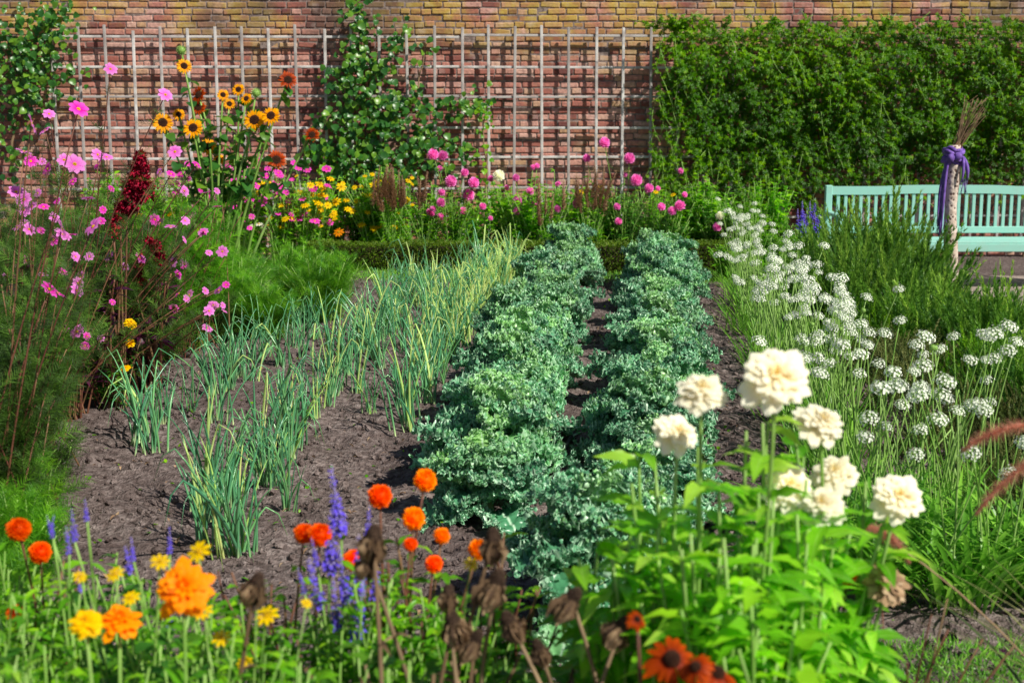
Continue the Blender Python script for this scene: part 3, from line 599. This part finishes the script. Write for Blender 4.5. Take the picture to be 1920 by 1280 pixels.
# sunflowers
sf=[(305,230,'sun',.095),(362,240,'sun',.09),(390,275,'sun',.08),(372,178,'sunr',.08),(372,202,'sunr',.07),(345,124,'sun',.07),(477,225,'sun',.10),(508,217,'sun',.085),(447,168,'sun',.06),(462,185,'sun',.055),(540,150,'sunr',.08),(518,300,'sunr',.09),(585,253,'sunr',.07),(418,178,'sun',.055),(340,95,'bud',.05),(480,175,'bud',.05),(430,195,'sun',.055),(335,215,'sun',.06),(410,300,'sun',.06)]
hd=[(site(x,y,12.6+.3*math.sin(x)),pick(k),r,(rng.normal(.1,.3),-.85,.35)) for x,y,k,r in sf]
bs_=[(-2.62,12.6),(-2.5,12.9)]
for bpt,hs in zip(bs_,assign(bs_,hd)):
    plant("sunflower_plant","tall branching sunflower with orange yellow dark centred heads","sunflower",bpt,hs,L_heart,'vine','stem',12,.15,(.5,.97),.010,3,1.7,.35,8,None,up=-.3,sprd=.02)
# ------------------------------------------------------------------ back border
back=[]
lst=[(812,290,'pd',.06),(831,292,'pd',.055),(845,340,'pd',.065),(888,343,'pd',.06),(878,366,'pd',.065),(935,330,'wd',.065),(1133,268,'pd',.06),(1180,297,'pd',.06),(1100,297,'pd',.045),(1193,338,'pd',.065),(1217,353,'pd',.05),(905,387,'pd',.04),
 (970,377,'pd',.055),(827,380,'pd',.05),(1240,388,'pd',.045),(1260,396,'pd',.05),(1275,386,'pd',.06),(825,408,'pd',.05),(868,395,'pd',.04),(920,335,'pd',.035),(1350,405,'wd',.05),(1345,425,'pd',.05),(440,340,'mag',.055),(445,318,'mag',.06),(480,340,'mag',.055),
 (500,365,'mag',.065),(590,415,'mag',.06),(460,375,'mag',.045),(570,400,'mag',.05),(400,355,'mag',.05),(515,345,'mag',.045),(378,355,'mag',.05),(500,330,'mag',.045),(525,350,'mag',.045),(430,385,'mag',.045),(470,395,'mag',.045),(525,330,'mag',.045),(485,300,'mag',.04),(560,410,'mag',.05),(430,360,'mag',.055),(600,420,'mag',.045),
 (600,345,'yd',.055),(630,378,'yd',.055),(595,380,'yd',.05),(530,365,'yd',.045),(560,360,'yd',.05),(640,350,'yd',.055),(555,392,'yd',.045),(572,385,'yd',.05),(650,375,'yd',.04),(668,377,'yd',.04),(620,335,'yd',.045),(602,365,'yd',.05),(635,435,'od',.055),(545,380,'yd',.04),(585,365,'yd',.04),(615,385,'yd',.045),(535,410,'yd',.045),(660,395,'yd',.04),(600,395,'yd',.04),
 (680,365,'yd',.035),(710,355,'yd',.035),(690,395,'yd',.035),(735,350,'yd',.035),(460,310,'mag',.045),(330,345,'mag',.045),(350,400,'mag',.045),(470,425,'wz',.045),(485,420,'wz',.045),(495,425,'wz',.04),(1262,365,'yd',.03),(1090,360,'yd',.03),(1125,350,'yd',.03),(1230,360,'yd',.03),(375,430,'od',.04),(260,405,'od',.045),(320,400,'od',.045),(300,440,'od',.045)]
for i in range(70): lst.append((rng.uniform(330,620),rng.uniform(300,430),'mag',rng.uniform(.03,.055)))
for i in range(60): lst.append((rng.uniform(480,780),rng.uniform(325,435),'yd',rng.uniform(.022,.048)))
for i in range(26): lst.append((rng.uniform(790,1290),rng.uniform(310,430),'pd',rng.uniform(.022,.048)))
for x,y,k,r in lst: back.append((site(x,y,14.2+.2*rng.random()),pick(k),r*.98))
bb=[(x+rng.normal(0,.05),14.45+rng.uniform(-.08,.4)) for x in np.arange(-4.1,2.7,.25)]
for (bx,by),hs in zip(bb,assign(bb,back)):
    k=rng.random(); mt='green' if k<.6 else ('dark' if k<.75 else 'bright'); lt=[L_lance,L_oval,L_zin][int(rng.integers(3))]
    hh=.92+.2*rng.random() if bx<-1.2 else .80+.2*rng.random()
    if hs: lab="bushy border flower with "+("pink dahlia blooms" if bx>-1.5 else "magenta and yellow blooms")+" by the wall"
    else: lab="leafy green border plant growing behind the box hedge"
    plant("border_plant",lab,"flowering plant",(bx,by),hs,lt,mt,'stem',10,.095,(.2,.9),.004,40,hh,.27,20,"flowering border plants behind the hedge",up=.5,sprd=.06)
for x0,x1,y,n in [(690,785,320,20),(1080,1135,320,18),(1000,1060,345,6),(720,860,325,6)]:
    hs=[]; bx=site((x0+x1)/2,400,14.1)[0]
    for i in range(n):
        L=rng.uniform(.2,.34); p=site(rng.uniform(x0,x1),rng.uniform(y+40,y+80),14.1); hs.append((p,B['spk'][0],L,(rng.normal(0,.15),-.05,1)))
    plant("hyssop_plant","clump of brown hyssop seed spikes behind the hedge","hyssop",(bx,14.25),hs,L_lance,'green','stem',9,.08,(.2,.95),.003,18,.6,.28,14,None,"seed_spike")
hs=[]
for i in range(12):
    p=site(rng.uniform(1495,1570),rng.uniform(415,450),12.5); hs.append((p,pick('sal'),rng.uniform(.14,.22),(rng.normal(0,.12),-.05,1)))
plant("salvia_plant","blue salvia spikes standing beside the turquoise bench","salvia",(2.68,12.5),hs,L_lance,'green','stem',8,.06,(.2,.95),.003,20,.5,.25,14,None,"flower_spike")
for x,y,h,r,mt in [(1.75,14.9,.75,.25,'green'),(2.1,14.6,.7,.3,'dark'),(2.6,14.7,.6,.3,'green'),(2.45,13.4,.45,.28,'dark'),(2.05,13.3,.4,.22,'green'),(2.7,13.7,.45,.25,'green'),(1.6,14.4,.65,.25,'dark'),(2.35,12.7,.4,.25,'green'),(2.95,14.8,.5,.3,'dark'),(3.0,13.0,.4,.2,'green')]:
    plant("leafy_shrub","small leafy green shrub beside the garden wall","shrub",(x,y),[],L_oval,mt,'stem',8,.065,(.1,1),.004,48,h,r,20,up=.4)
def grass_patch(name,label,x0,x1,y0,y1,n,h,mat='grass',kind="stuff"):
    mb=MB(); x=rng.uniform(x0,x1,n); y=rng.uniform(y0,y1,n); D=np.stack([rng.normal(0,.45,n),rng.normal(0,.45,n),np.ones(n)],1)
    z=gheight(x,y); mb.inst(leaf(3,.09,.1,.4,.3),frames(np.stack([x,y,z-.01],1),D,rng.normal(0,1,(n,3))+[0,-.6,0],h*rng.uniform(.5,1.2,n)),0)
    single(name,mb.mesh(name,[mat]),label,"grass",kind=kind)
grass_patch("grass","short green grass strip in front of the hedge",-2.4,2.4,13.1,13.85,9000,.07)
grass_patch("grass","patch of short grass at the edge of the soil",.7,2.4,3.6,4.22,7000,.06)
grass_patch("grass","sparse weeds and grass tufts beside the path",2.6,4.2,9,11.0,3500,.12)
# ------------------------------------------------------------------ garlic chives
def chives(bx,by,nh,i,strap=False):
    hs=[]; 
    for k in range(nh):
        a=rng.random()*6.28; rr=rng.uniform(.03,.32); kind='umb' if rng.random()<.88 else 'bud'
        p=np.array((bx+math.cos(a)*rr*.8,by+math.sin(a)*rr,rng.uniform(.44,.82))); hs.append((p,pick(kind),rng.uniform(.024,.040) if kind=='umb' else .016,(rng.normal(0,.2),-.2,1),"flower_head"))
    e=plant("garlic_chives_plant","garlic chives clump with round white flower heads","garlic chives",(bx,by),hs,L_blade,'grass','stem',0,.3,(.0,.1),.0030,3,.68,.1,0,"garlic chives in a row",sprd=.07)
    mb=MB(); n=80 if strap else 40; P=np.stack([rng.normal(0,.06,n),rng.normal(0,.06,n),0*np.zeros(n)-.01],1); D=np.stack([P[:,0]*3+rng.normal(0,.2 if strap else .14,n),P[:,1]*3+rng.normal(0,.14,n),np.ones(n)],1)
    mb.inst(L_strap if strap else L_blade,frames(P,D,np.stack([-D[:,0],-D[:,1],.2+0*D[:,0]],1),rng.uniform(.25,.5,n) if strap else rng.uniform(.2,.40,n)),0); part("leaves",mb.mesh("chive_leaves",['grass']),e)
ds=[4.72,4.95,5.15,5.35,5.6,5.8,6.1,6.35,6.5,6.75,7.0,7.2,7.45,7.7,7.95,8.2,8.4,8.7,9.0,9.2,9.5,9.8,10.1,10.3,10.6,11,11.3,11.7,12,12.4,12.8,5.5,5.7,5.25,7.3,8.1,9.1,6.6]
for i,d in enumerate(ds):
    X=float(np.interp(d,[4.7,5.5,6.4,8,10,13],[1.4,1.62,1.52,1.60,1.75,2.08]))+rng.normal(0,.06 if d>6 else .17)
    chives(X,d,int(rng.integers(6,10)) if d>5.3 else int(rng.integers(1,4)),i)
for x,y in [(1.28,4.75),(1.5,4.6),(1.72,4.75),(1.38,4.95),(1.62,5.0),(1.85,4.95),(1.2,5.2),(1.95,4.6)]: chives(x,y,int(rng.integers(0,2)),0,True)
# ------------------------------------------------------------------ herb bushes
def herb_mesh(seed,tpl,mat,n,r,h,s):
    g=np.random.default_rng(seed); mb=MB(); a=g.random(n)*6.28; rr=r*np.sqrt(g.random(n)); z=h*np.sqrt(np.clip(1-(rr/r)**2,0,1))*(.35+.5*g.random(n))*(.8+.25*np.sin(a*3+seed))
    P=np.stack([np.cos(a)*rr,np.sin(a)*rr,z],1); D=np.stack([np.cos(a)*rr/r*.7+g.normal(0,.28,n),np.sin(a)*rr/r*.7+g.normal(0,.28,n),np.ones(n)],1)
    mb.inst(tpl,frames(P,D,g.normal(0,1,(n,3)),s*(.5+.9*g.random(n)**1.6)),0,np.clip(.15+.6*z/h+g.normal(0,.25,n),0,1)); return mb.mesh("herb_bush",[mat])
RM=[herb_mesh(i,L_sprig,'rosemary',500,.34,.46,.28) for i in (1,2,3)]; TM=[herb_mesh(i,L_sprig2,'thyme',560,.35,.38,.12) for i in (1,2,3)]; SM=[herb_mesh(i+9,L_sprig2,'savory',560,.35,.44,.15) for i in (1,2,3)]
for x,y,k,s in [(2.75,11.7,0,1.25),(2.5,11.0,0,1.15),(2.95,10.9,0,1.2),(2.5,10.1,0,1.05),(3.0,10.1,0,1.0),(2.75,9.4,0,.95),(3.25,9.3,2,.85),(2.3,9.3,2,.9),(2.5,8.6,1,1.05),(3.0,8.7,0,.9),(3.45,8.5,2,.85),
  (3.15,11.3,0,.7),(3.55,10.4,0,.5),(3.8,10.0,2,.5),(3.15,12.0,0,.8),(3.7,9.4,0,.6),
  (2.25,8.1,1,1.05),(2.7,7.9,2,1.0),(3.15,7.9,0,.85),(2.2,7.3,1,1.05),(2.65,7.1,0,.85),(3.05,7.1,2,1.0),(2.15,6.5,1,1.05),(2.5,6.3,1,1.1),(2.15,5.8,1,1.0),(2.45,5.5,1,1.1),(2.1,5.2,1,.9),(2.9,6.4,2,1.0),(3.5,7.6,0,.9),(2.75,5.7,2,1.0),(2.25,4.8,2,.9),(2.3,10.4,2,.7)]:
    me=(RM,TM,SM)[k][int(rng.integers(3))]; nm,lb,ct=(("rosemary_bush","spiky green rosemary bush growing by the path","rosemary"),("thyme_bush","low brownish green thyme cushion on the soil","thyme"),("savory_bush","soft bright green savory bush in the herb bed","savory"))[k]
    q=s*rng.uniform(.88,1.1); single(nm,me,lb,ct,(x,y,0),(0,0,rng.random()*6.28),(q,q,q*rng.uniform(.8,1.25)),"herb bushes in the herb bed")
# ------------------------------------------------------------------ bench
def build_bench():
    m,nt,bs,out=newmat('turquoise_paint'); n1=noise(nt,14,4); c=mixc(nt,ramp(nt,n1,[(.45,(0,)*3),(.8,(.35,)*3)]),(.32,.66,.57),(.42,.54,.47))
    nt.links.new(c,bs.inputs['Base Color']); bs.inputs['Roughness'].default_value=.5
    L=2.25; cx=4.02; y0=13.05
    e=thing("garden_bench","turquoise painted wooden slatted garden bench on gravel","bench",(cx,y0-.25,.02))
    mb=MB(); A_=.012
    xs=np.linspace(-L/2,L/2,41); arch=.890+A_*np.exp(-(xs/.55)**6)
    V=[]
    for x,z in zip(xs,arch): V+= [(x,-.018,z-.075),(x,.018,z-.075),(x,.018,z),(x,-.018,z)]
    T=[]
    for i in range(40):
        for k in range(4):
            a=i*4+k;b=i*4+(k+1)%4; T+=[(a,b,b+4),(a,b+4,a+4)]
    mb.add(V,T)
    box(mb,(0,0,.495),(L-.1,.034,.06),0,.004)
    n=31
    for i in range(n):
        x=-L/2+.09+i*(L-.18)/(n-1); z1=.820+A_*math.exp(-(x/.55)**6); box(mb,(x,0,(.52+z1)/2),(.03,.016,z1-.52),0,.003)
    part("backrest",mb.mesh("backrest",[m],False),e,(0,.25,0))
    mb=MB()
    for i in range(5): box(mb,(0,-.42+i*.095,.42),(L-.02,.08,.022),0,.004)
    box(mb,(0,-.46,.375),(L-.1,.022,.07),0,.004)
    part("seat",mb.mesh("seat",[m],False),e,(0,.25,0))
    for sx in (-1,1):
        mb=MB(); box(mb,(0,0,.45),(.062,.055,.90),0,.006); me=mb.mesh("leg",[m],False); part("leg",me,e,(sx*(L/2-.0),.25,0))
        mb=MB(); box(mb,(0,0,.32),(.06,.06,.64),0,.006); me=mb.mesh("leg",[m],False); part("leg",me,e,(sx*(L/2-.0),-.20,0))
        mb=MB(); box(mb,(0,-.03,.655),(.075,.50,.028),0,.008); box(mb,(0,0,.36),(.03,.40,.06),0,.004); part("armrest",mb.mesh("armrest",[m],False),e,(sx*(L/2),0,0))
build_bench()
# ------------------------------------------------------------------ post with scarf
def build_post():
    m,nt,bs,out=newmat('speckled_bark'); t=nt.nodes.new('ShaderNodeTexCoord'); vo=nt.nodes.new('ShaderNodeTexVoronoi'); vo.inputs['Scale'].default_value=34
    nt.links.new(t.outputs['Object'],vo.inputs['Vector']); n1=noise(nt,18,4)
    c=mixc(nt,ramp(nt,vo.outputs['Distance'],[(.0,(1,)*3),(.26,(1,)*3),(.40,(0,)*3)]),ramp(nt,n1,[(.3,(.58,.44,.36)),(.7,(.80,.68,.60))]),(.12,.06,.05))
    nt.links.new(c,bs.inputs['Base Color']); bs.inputs['Roughness'].default_value=.8; bump(nt,vo.outputs['Distance'],.5,.01,bs)
    d=11.3; b=site(1776,580,d); tp=site(1770,272,d); bx=b[0]
    mb=MB(); z=np.linspace(-.05,tp[2],16); x=np.interp(z,[0,tp[2]],[0.025,-.02])+.012*np.sin(z*6); tube(mb,np.stack([x,0*z+.01*np.sin(z*4),z],1),.055-.006*z+.004*np.sin(z*13),16,0)
    single("wooden_post",mb.mesh("wooden_post",[m]),"pale speckled wooden post standing among herb bushes","post",(bx,d,0))
    sc,nt,bs,out=newmat('purple_cloth'); n1=noise(nt,30,3); c=ramp(nt,n1,[(.3,(.10,.045,.28)),(.7,(.26,.14,.55))]); nt.links.new(c,bs.inputs['Base Color']); bs.inputs['Roughness'].default_value=.85
    h=tp[2]; mb=MB()
    for k in range(6):
        a=np.linspace(0,2*PI,25); zz=h-.035-.022*k+.012*np.sin(a*2+k)+.006*np.sin(5*a+k); r=.064+.010*math.sin(k*2.1)+.006*np.sin(a*3+k*1.7)
        tube(mb,np.stack([r*np.cos(a)-.018,r*np.sin(a),zz],1),.016,8,0)
    mb.inst(ICO2,frames([(-.055,-.07,h-.10),(.0,-.08,h-.09)],rng.normal(size=(2,3)),(0,0,1),np.array([[.032,.035,.04],[.028,.026,.036]])),0)
    for side,x0,L,n in ((-1,-.105,.60,7),(1,.078,.20,5)):
        for i in range(n):
            xx=x0+rng.normal(0,.014); yy=-.05+rng.normal(0,.02); zz=h-.09; ll=L*rng.uniform(.8,1.05)
            tube(mb,bez((x0*.6,-.05,zz),(xx,yy-.02,zz-ll*.3),(xx+rng.normal(0,.012),yy,zz-ll),10),np.concatenate([np.linspace(.010,.012,7),[.009,.006,.003]]),6,0)
    for i in range(30):
        side=rng.random()<.55; xx=(-.105 if side else .078)+rng.normal(0,.018); zz=h-(.58 if side else .26); tube(mb,[(xx,-.05,zz),(xx+rng.normal(0,.006),-.055,zz-.05),(xx+rng.normal(0,.012),-.05,zz-.12)],.0022,3,0)
    single("scarf",mb.mesh("scarf",[sc]),"purple fringed scarf knotted around the wooden post","scarf",(bx,d,0))
    mb=MB()
    for i in range(24):
        a=np.array((rng.normal(0,.018),rng.normal(0,.018),h-.03)); t_=a+np.array((rng.uniform(.02,.22),rng.normal(0,.06),rng.uniform(.2,.42))); tube(mb,bez(a,(a+t_)/2+rng.normal(0,.015,3),t_,7),np.linspace(.005,.002,7),4,0)
        if i%2: q=(a+t_*2)/3; tube(mb,[q,q+np.array((rng.normal(.04,.03),0,.08)),q+np.array((rng.normal(.08,.03),0,.14))],.002,3,0)
    single("twig_bundle",mb.mesh("twig_bundle",['dry']),"bundle of dry brown twigs sticking out of post top","twigs",(bx,d,0))
build_post()
mb=MB(); t=np.linspace(0,1,20); pts=np.stack([.04+.33*t+.03*np.sin(t*7),4.3+3.2*t,.04+0*t],1); tube(mb,pts,.011,8,0)
hm,nt,bs,out=newmat('black_rubber'); n1=noise(nt,20,3); nt.links.new(ramp(nt,n1,[(.3,(.015,.014,.014)),(.7,(.04,.036,.034))]),bs.inputs['Base Color']); bs.inputs['Roughness'].default_value=.6
single("garden_hose",mb.mesh("garden_hose",[hm]),"thin black irrigation hose lying between kale rows","hose")
# ------------------------------------------------------------------ near flowers
UPC=lambda:(rng.normal(.05,.2),-.5+rng.normal(0,.12),.8)
pl=[(797,900,.028,1),(712,930,.029,0),(775,972,.027,1),(813,1057,.021,0),(828,1005,.020,1),(600,1003,.028,0),(570,1000,.024,0),(770,1020,.016,0),(665,1050,.026,0),(35,992,.028,0),(75,1035,.026,0),(897,1030,.024,1),(1290,1130,.026,1),(1590,1080,.02,0),(30,1150,.022,0)]
hd=[(site(x,y,3.05+.1*rng.normal()),B['pom'][k],r,UPC()) for x,y,r,k in pl]
bs_=[(-.55,3.1),(-.22,3.05),(-1.12,3.1),(-.02,3.2),(.36,3.1),(.72,3.1)]
for b,hs in zip(bs_,assign(bs_,hd)):
    n=b[0]<0
    plant("dahlia_plant","orange pompon dahlia with thin green stems","dahlia",b,hs,L_zin,'green','rstem',9,.075,(.3,.88),.0032,14 if n else 3,.76 if n else .5,.16,12,"orange pompon dahlias in the flower bed",low=.4)
hd=[(site(345,1100,2.5),B['oz'][0],.056,(.05,-.75,.65)),(site(225,1160,2.5),B['oz'][0],.042,(.1,-.3,.9)),(site(160,1165,2.45),B['yz'][0],.032,UPC())]
plant("zinnia_plant","orange zinnia with large layered blossom","zinnia",(-.66,2.5),hd,L_zin,'green','stem',9,.085,(.3,.9),.004,18,.76,.2,14,low=.4)
hd=[(site(x,y,2.65),B['yd'][0],r,UPC()) for x,y,r in [(372,1033,.024),(500,1152,.024),(300,1052,.02),(415,1195,.02),(245,1120,.018),(380,1145,.02),(215,1075,.018),(458,1240,.016),(150,1080,.015),(575,1130,.012),(883,1057,.016)]]
bs_=[(-.72,2.75),(-.5,2.65),(-.1,2.9)]
for b,hs in zip(bs_,assign(bs_,hd)): plant("tickseed_plant","small yellow daisy flowers on wiry green stems","tickseed",b,hs,L_lance,'green','stem',12,.06,(.3,.9),.0022,20,.76,.17,14,"yellow daisy plants in the flower bed",low=.4)
sp=[(640,1000,.14),(618,1075,.15),(668,1200,.14),(688,1010,.07),(650,1130,.12),(602,1140,.11),(318,1035,.055),(245,1075,.06),(140,1015,.07),(100,1010,.05),(163,975,.045),(150,1110,.05),(320,1180,.06),(572,1115,.06),(595,1060,.06),(705,1120,.10),(632,1180,.11),(672,1110,.12),(95,1000,.04),(250,1050,.05),(130,1040,.06)]
hd=[(site(x,y,2.9),pick('sal'),L*1.1,(rng.normal(0,.12),-.08,1),"flower_spike") for x,y,L in sp]
bs_=[(-.36,2.95),(-.75,2.95),(-.93,3.0)]
for b,hs in zip(bs_,assign(bs_,hd)): plant("salvia_plant","deep violet blue salvia spikes above green leaves","salvia",b,hs,L_lance,'green','stem',8,.07,(.3,.92),.003,18,.68,.16,13,"salvia plants in the flower bed",low=.4)
dh=[(480,1095,.025),(700,1008,.027),(925,1012,.025),(930,1092,.029),(1072,1122,.026),(850,1165,.026),(1165,1175,.025),(840,1112,.019),(955,1165,.024),(690,1052,.020),(890,1200,.024),(1010,1215,.02)]
hd=[(site(x,y,2.6),pick('dead'),r,(rng.normal(.1,.35),-.1,1),"seed_head") for x,y,r in dh]
bs_=[(-.42,2.6),(-.12,2.55),(.10,2.6),(-.22,2.65)]
for b,hs in zip(bs_,assign(bs_,hd)): plant("dead_coneflower","withered brown coneflower seed heads on dry stems","dead flower",b,hs,leaf(5,.2,1.2,.6,.4),'dry','dry',5,.07,(.3,.8),.0048,3,.68,.16,6,"withered coneflowers in the flower bed",sprd=.12)
for x,y,h,r,mt,lt in [(-1.0,2.75,.76,.2,'green',L_lance),(-.85,2.55,.74,.18,'bright',L_lance),(-.6,2.85,.70,.2,'green',L_zin),(-.35,2.65,.70,.2,'dark',L_oval),(-.3,2.9,.72,.18,'green',L_lance),(-.12,2.6,.66,.14,'dark',L_oval),(-1.15,3.0,.78,.2,'green',L_lance),(-.7,2.4,.76,.2,'green',L_lance),(-.95,2.35,.82,.15,'bright',L_lance),(-.45,2.4,.76,.18,'green',L_zin),(-1.3,3.4,.66,.2,'green',L_lance),(-.14,2.95,.64,.12,'green',L_oval),(-.2,2.35,.76,.1,'green',L_zin),(-.5,3.1,.64,.18,'green',L_lance),(-.85,3.15,.68,.2,'green',L_lance),(-.02,2.75,.62,.08,'dark',L_oval),(-.3,3.1,.60,.18,'green',L_zin),(-.1,3.2,.55,.14,'dark',L_zin),(-1.1,2.55,.78,.18,'dark',L_zin),(-.75,2.7,.74,.2,'dark',L_oval),(-1.0,3.2,.68,.2,'dark',L_zin)]:
    plant("leafy_plant","dense green leafy bedding plant in the flower bed","bedding plant",(x,y),[],lt,mt,'stem',8,.065,(.2,1),.003,30,h,r,18,"leafy bedding plants in the flower bed",up=.6,low=.4)
# white zinnias
wz=[(1455,705,.064,2.55),(1315,730,.049,2.6),(1270,810,.045,2.75),(1540,790,.052,2.8),(1480,910,.052,2.8),(1565,885,.050,2.85),(1540,945,.052,2.75),(1685,930,.054,2.85)]
hd=[(site(x,y,d),pick('white'),r,(rng.normal(.1,.2),-.58+rng.normal(0,.15),.8)) for x,y,r,d in wz]
hd.append((site(1665,1090,2.85),B['fz'][0],.050,(.2,-.5,.8)))
bs_=[(.40,2.65),(.52,2.85),(.66,2.9)]
for b,hs in zip(bs_,assign(bs_,hd)): plant("zinnia_plant","white zinnia with layered creamy blossoms and broad leaves","zinnia",b,hs,L_zin,'bright','stem',13,.12,(.4,.85),.0045,15,1.08,.17,16,"white zinnias in the flower bed",up=.35,low=.4)
for x,y,h,r in [(.24,2.75,1.06,.11),(.36,2.95,1.08,.14),(.5,2.6,1.04,.14),(.2,2.9,.92,.10),(.56,2.75,.98,.12),(.42,2.5,.94,.13),(.33,2.65,1.0,.12),(.6,3.0,.9,.12),(.48,2.4,.86,.12)]:
    plant("zinnia_plant","leafy green zinnia plant without open blossoms","zinnia",(x,y),[],L_zin,'bright' if rng.random()<.7 else 'green','stem',9,.12,(.2,1),.0045,12,h,r,16,"white zinnias in the flower bed",up=.4,low=.35)
hd=[(site(1260,1235,2.25),B['rud'][0],.046,(.0,-.6,.6)),(site(1345,1262,2.25),B['rud'][0],.040,(.2,-.35,.8)),(site(1195,1160,2.3),B['rud'][0],.018,UPC()),(site(1305,1250,2.2),B['rud'][0],.03,(-.3,-.4,.6))]
plant("rudbeckia_plant","rust orange rudbeckia with dark brown centres","rudbeckia",(.28,2.25),hd,L_oval,'dark','rstem',6,.08,(.2,.8),.004,6,.5,.12,10)
def fplume(pl,r,n,seed):
    g=np.random.default_rng(seed); mb=MB(); pts=np.array(pl,float); t=g.random(n)*(len(pts)-1); C=np.stack([np.interp(t,range(len(pts)),pts[:,i]) for i in range(3)],1)
    tang=nrm(pts[-1]-pts[0]); D=nrm(g.normal(size=(n,3)))+tang*.9; f=t/(len(pts)-1); mb.inst(needle(.05),frames(C,D,g.normal(size=(n,3)),r*(.6+.6*g.random(n))*np.sin(PI*np.clip(f*.9+.08,0,1))**.5),0); tube(mb,pts,.0035,5,0); return mb.mesh("grass_plume",['plume'])
bx,by=1.55,3.25; e=thing("fountain_grass","fountain grass with arching pinkish bristly plumes","ornamental grass",(bx,by,0))
mb=MB(); n=150; P=np.stack([rng.normal(0,.06,n),rng.normal(0,.06,n),np.zeros(n)],1); D=np.stack([rng.normal(0,.35,n),rng.normal(0,.35,n),np.ones(n)],1)
mb.inst(leaf(8,.014,.2,.6,.3),frames(P,D,np.stack([-D[:,0],-D[:,1],.2+0*P[:,0]],1),rng.uniform(.5,.85,n)),0); part("leaves",mb.mesh("fountain_leaves",['thyme']),e)
for i,pl in enumerate([[(1960,795),(1900,800),(1850,815),(1805,845)],[(1960,850),(1910,880),(1865,920),(1830,965)],[(1610,985),(1650,985),(1685,1010),(1705,1055)],[(1990,960),(1960,990),(1940,1030)]]):
    base=np.array((bx,by,0)); w=[site(a,b,3.1)-base for a,b in pl]
    cv=bez(w[0],w[1]*.5+w[2]*.5+[0,0,.02],w[3] if len(w)>3 else w[2],8); part("plume",fplume(cv,.03,1100,i),e)
    mb=MB(); tube(mb,bez((0,0,0),(w[0][0]*.6,w[0][1]*.6,w[0][2]*.8),w[0],9),.0022,4,0); part("stalk",mb.mesh("plume_stalk",['tan']),e)
plant("dry_weed","thin wiry purple brown weed stems over soil","dry weed",(.85,3.0),[],L_small,'purpleleaf','rstem',6,.03,(.2,1),.0025,18,.66,.28,9)
plant("dry_weed","thin dry brown stalks leaning over the soil","dry weed",(.0,2.6),[],L_small,'dry','dry',4,.03,(.2,1),.0045,14,.72,.25,5)
plant("dry_weed","thin dry brown stalks leaning over the soil","dry weed",(-.15,2.6),[],L_small,'dry','dry',4,.03,(.2,1),.0045,10,.76,.22,5)
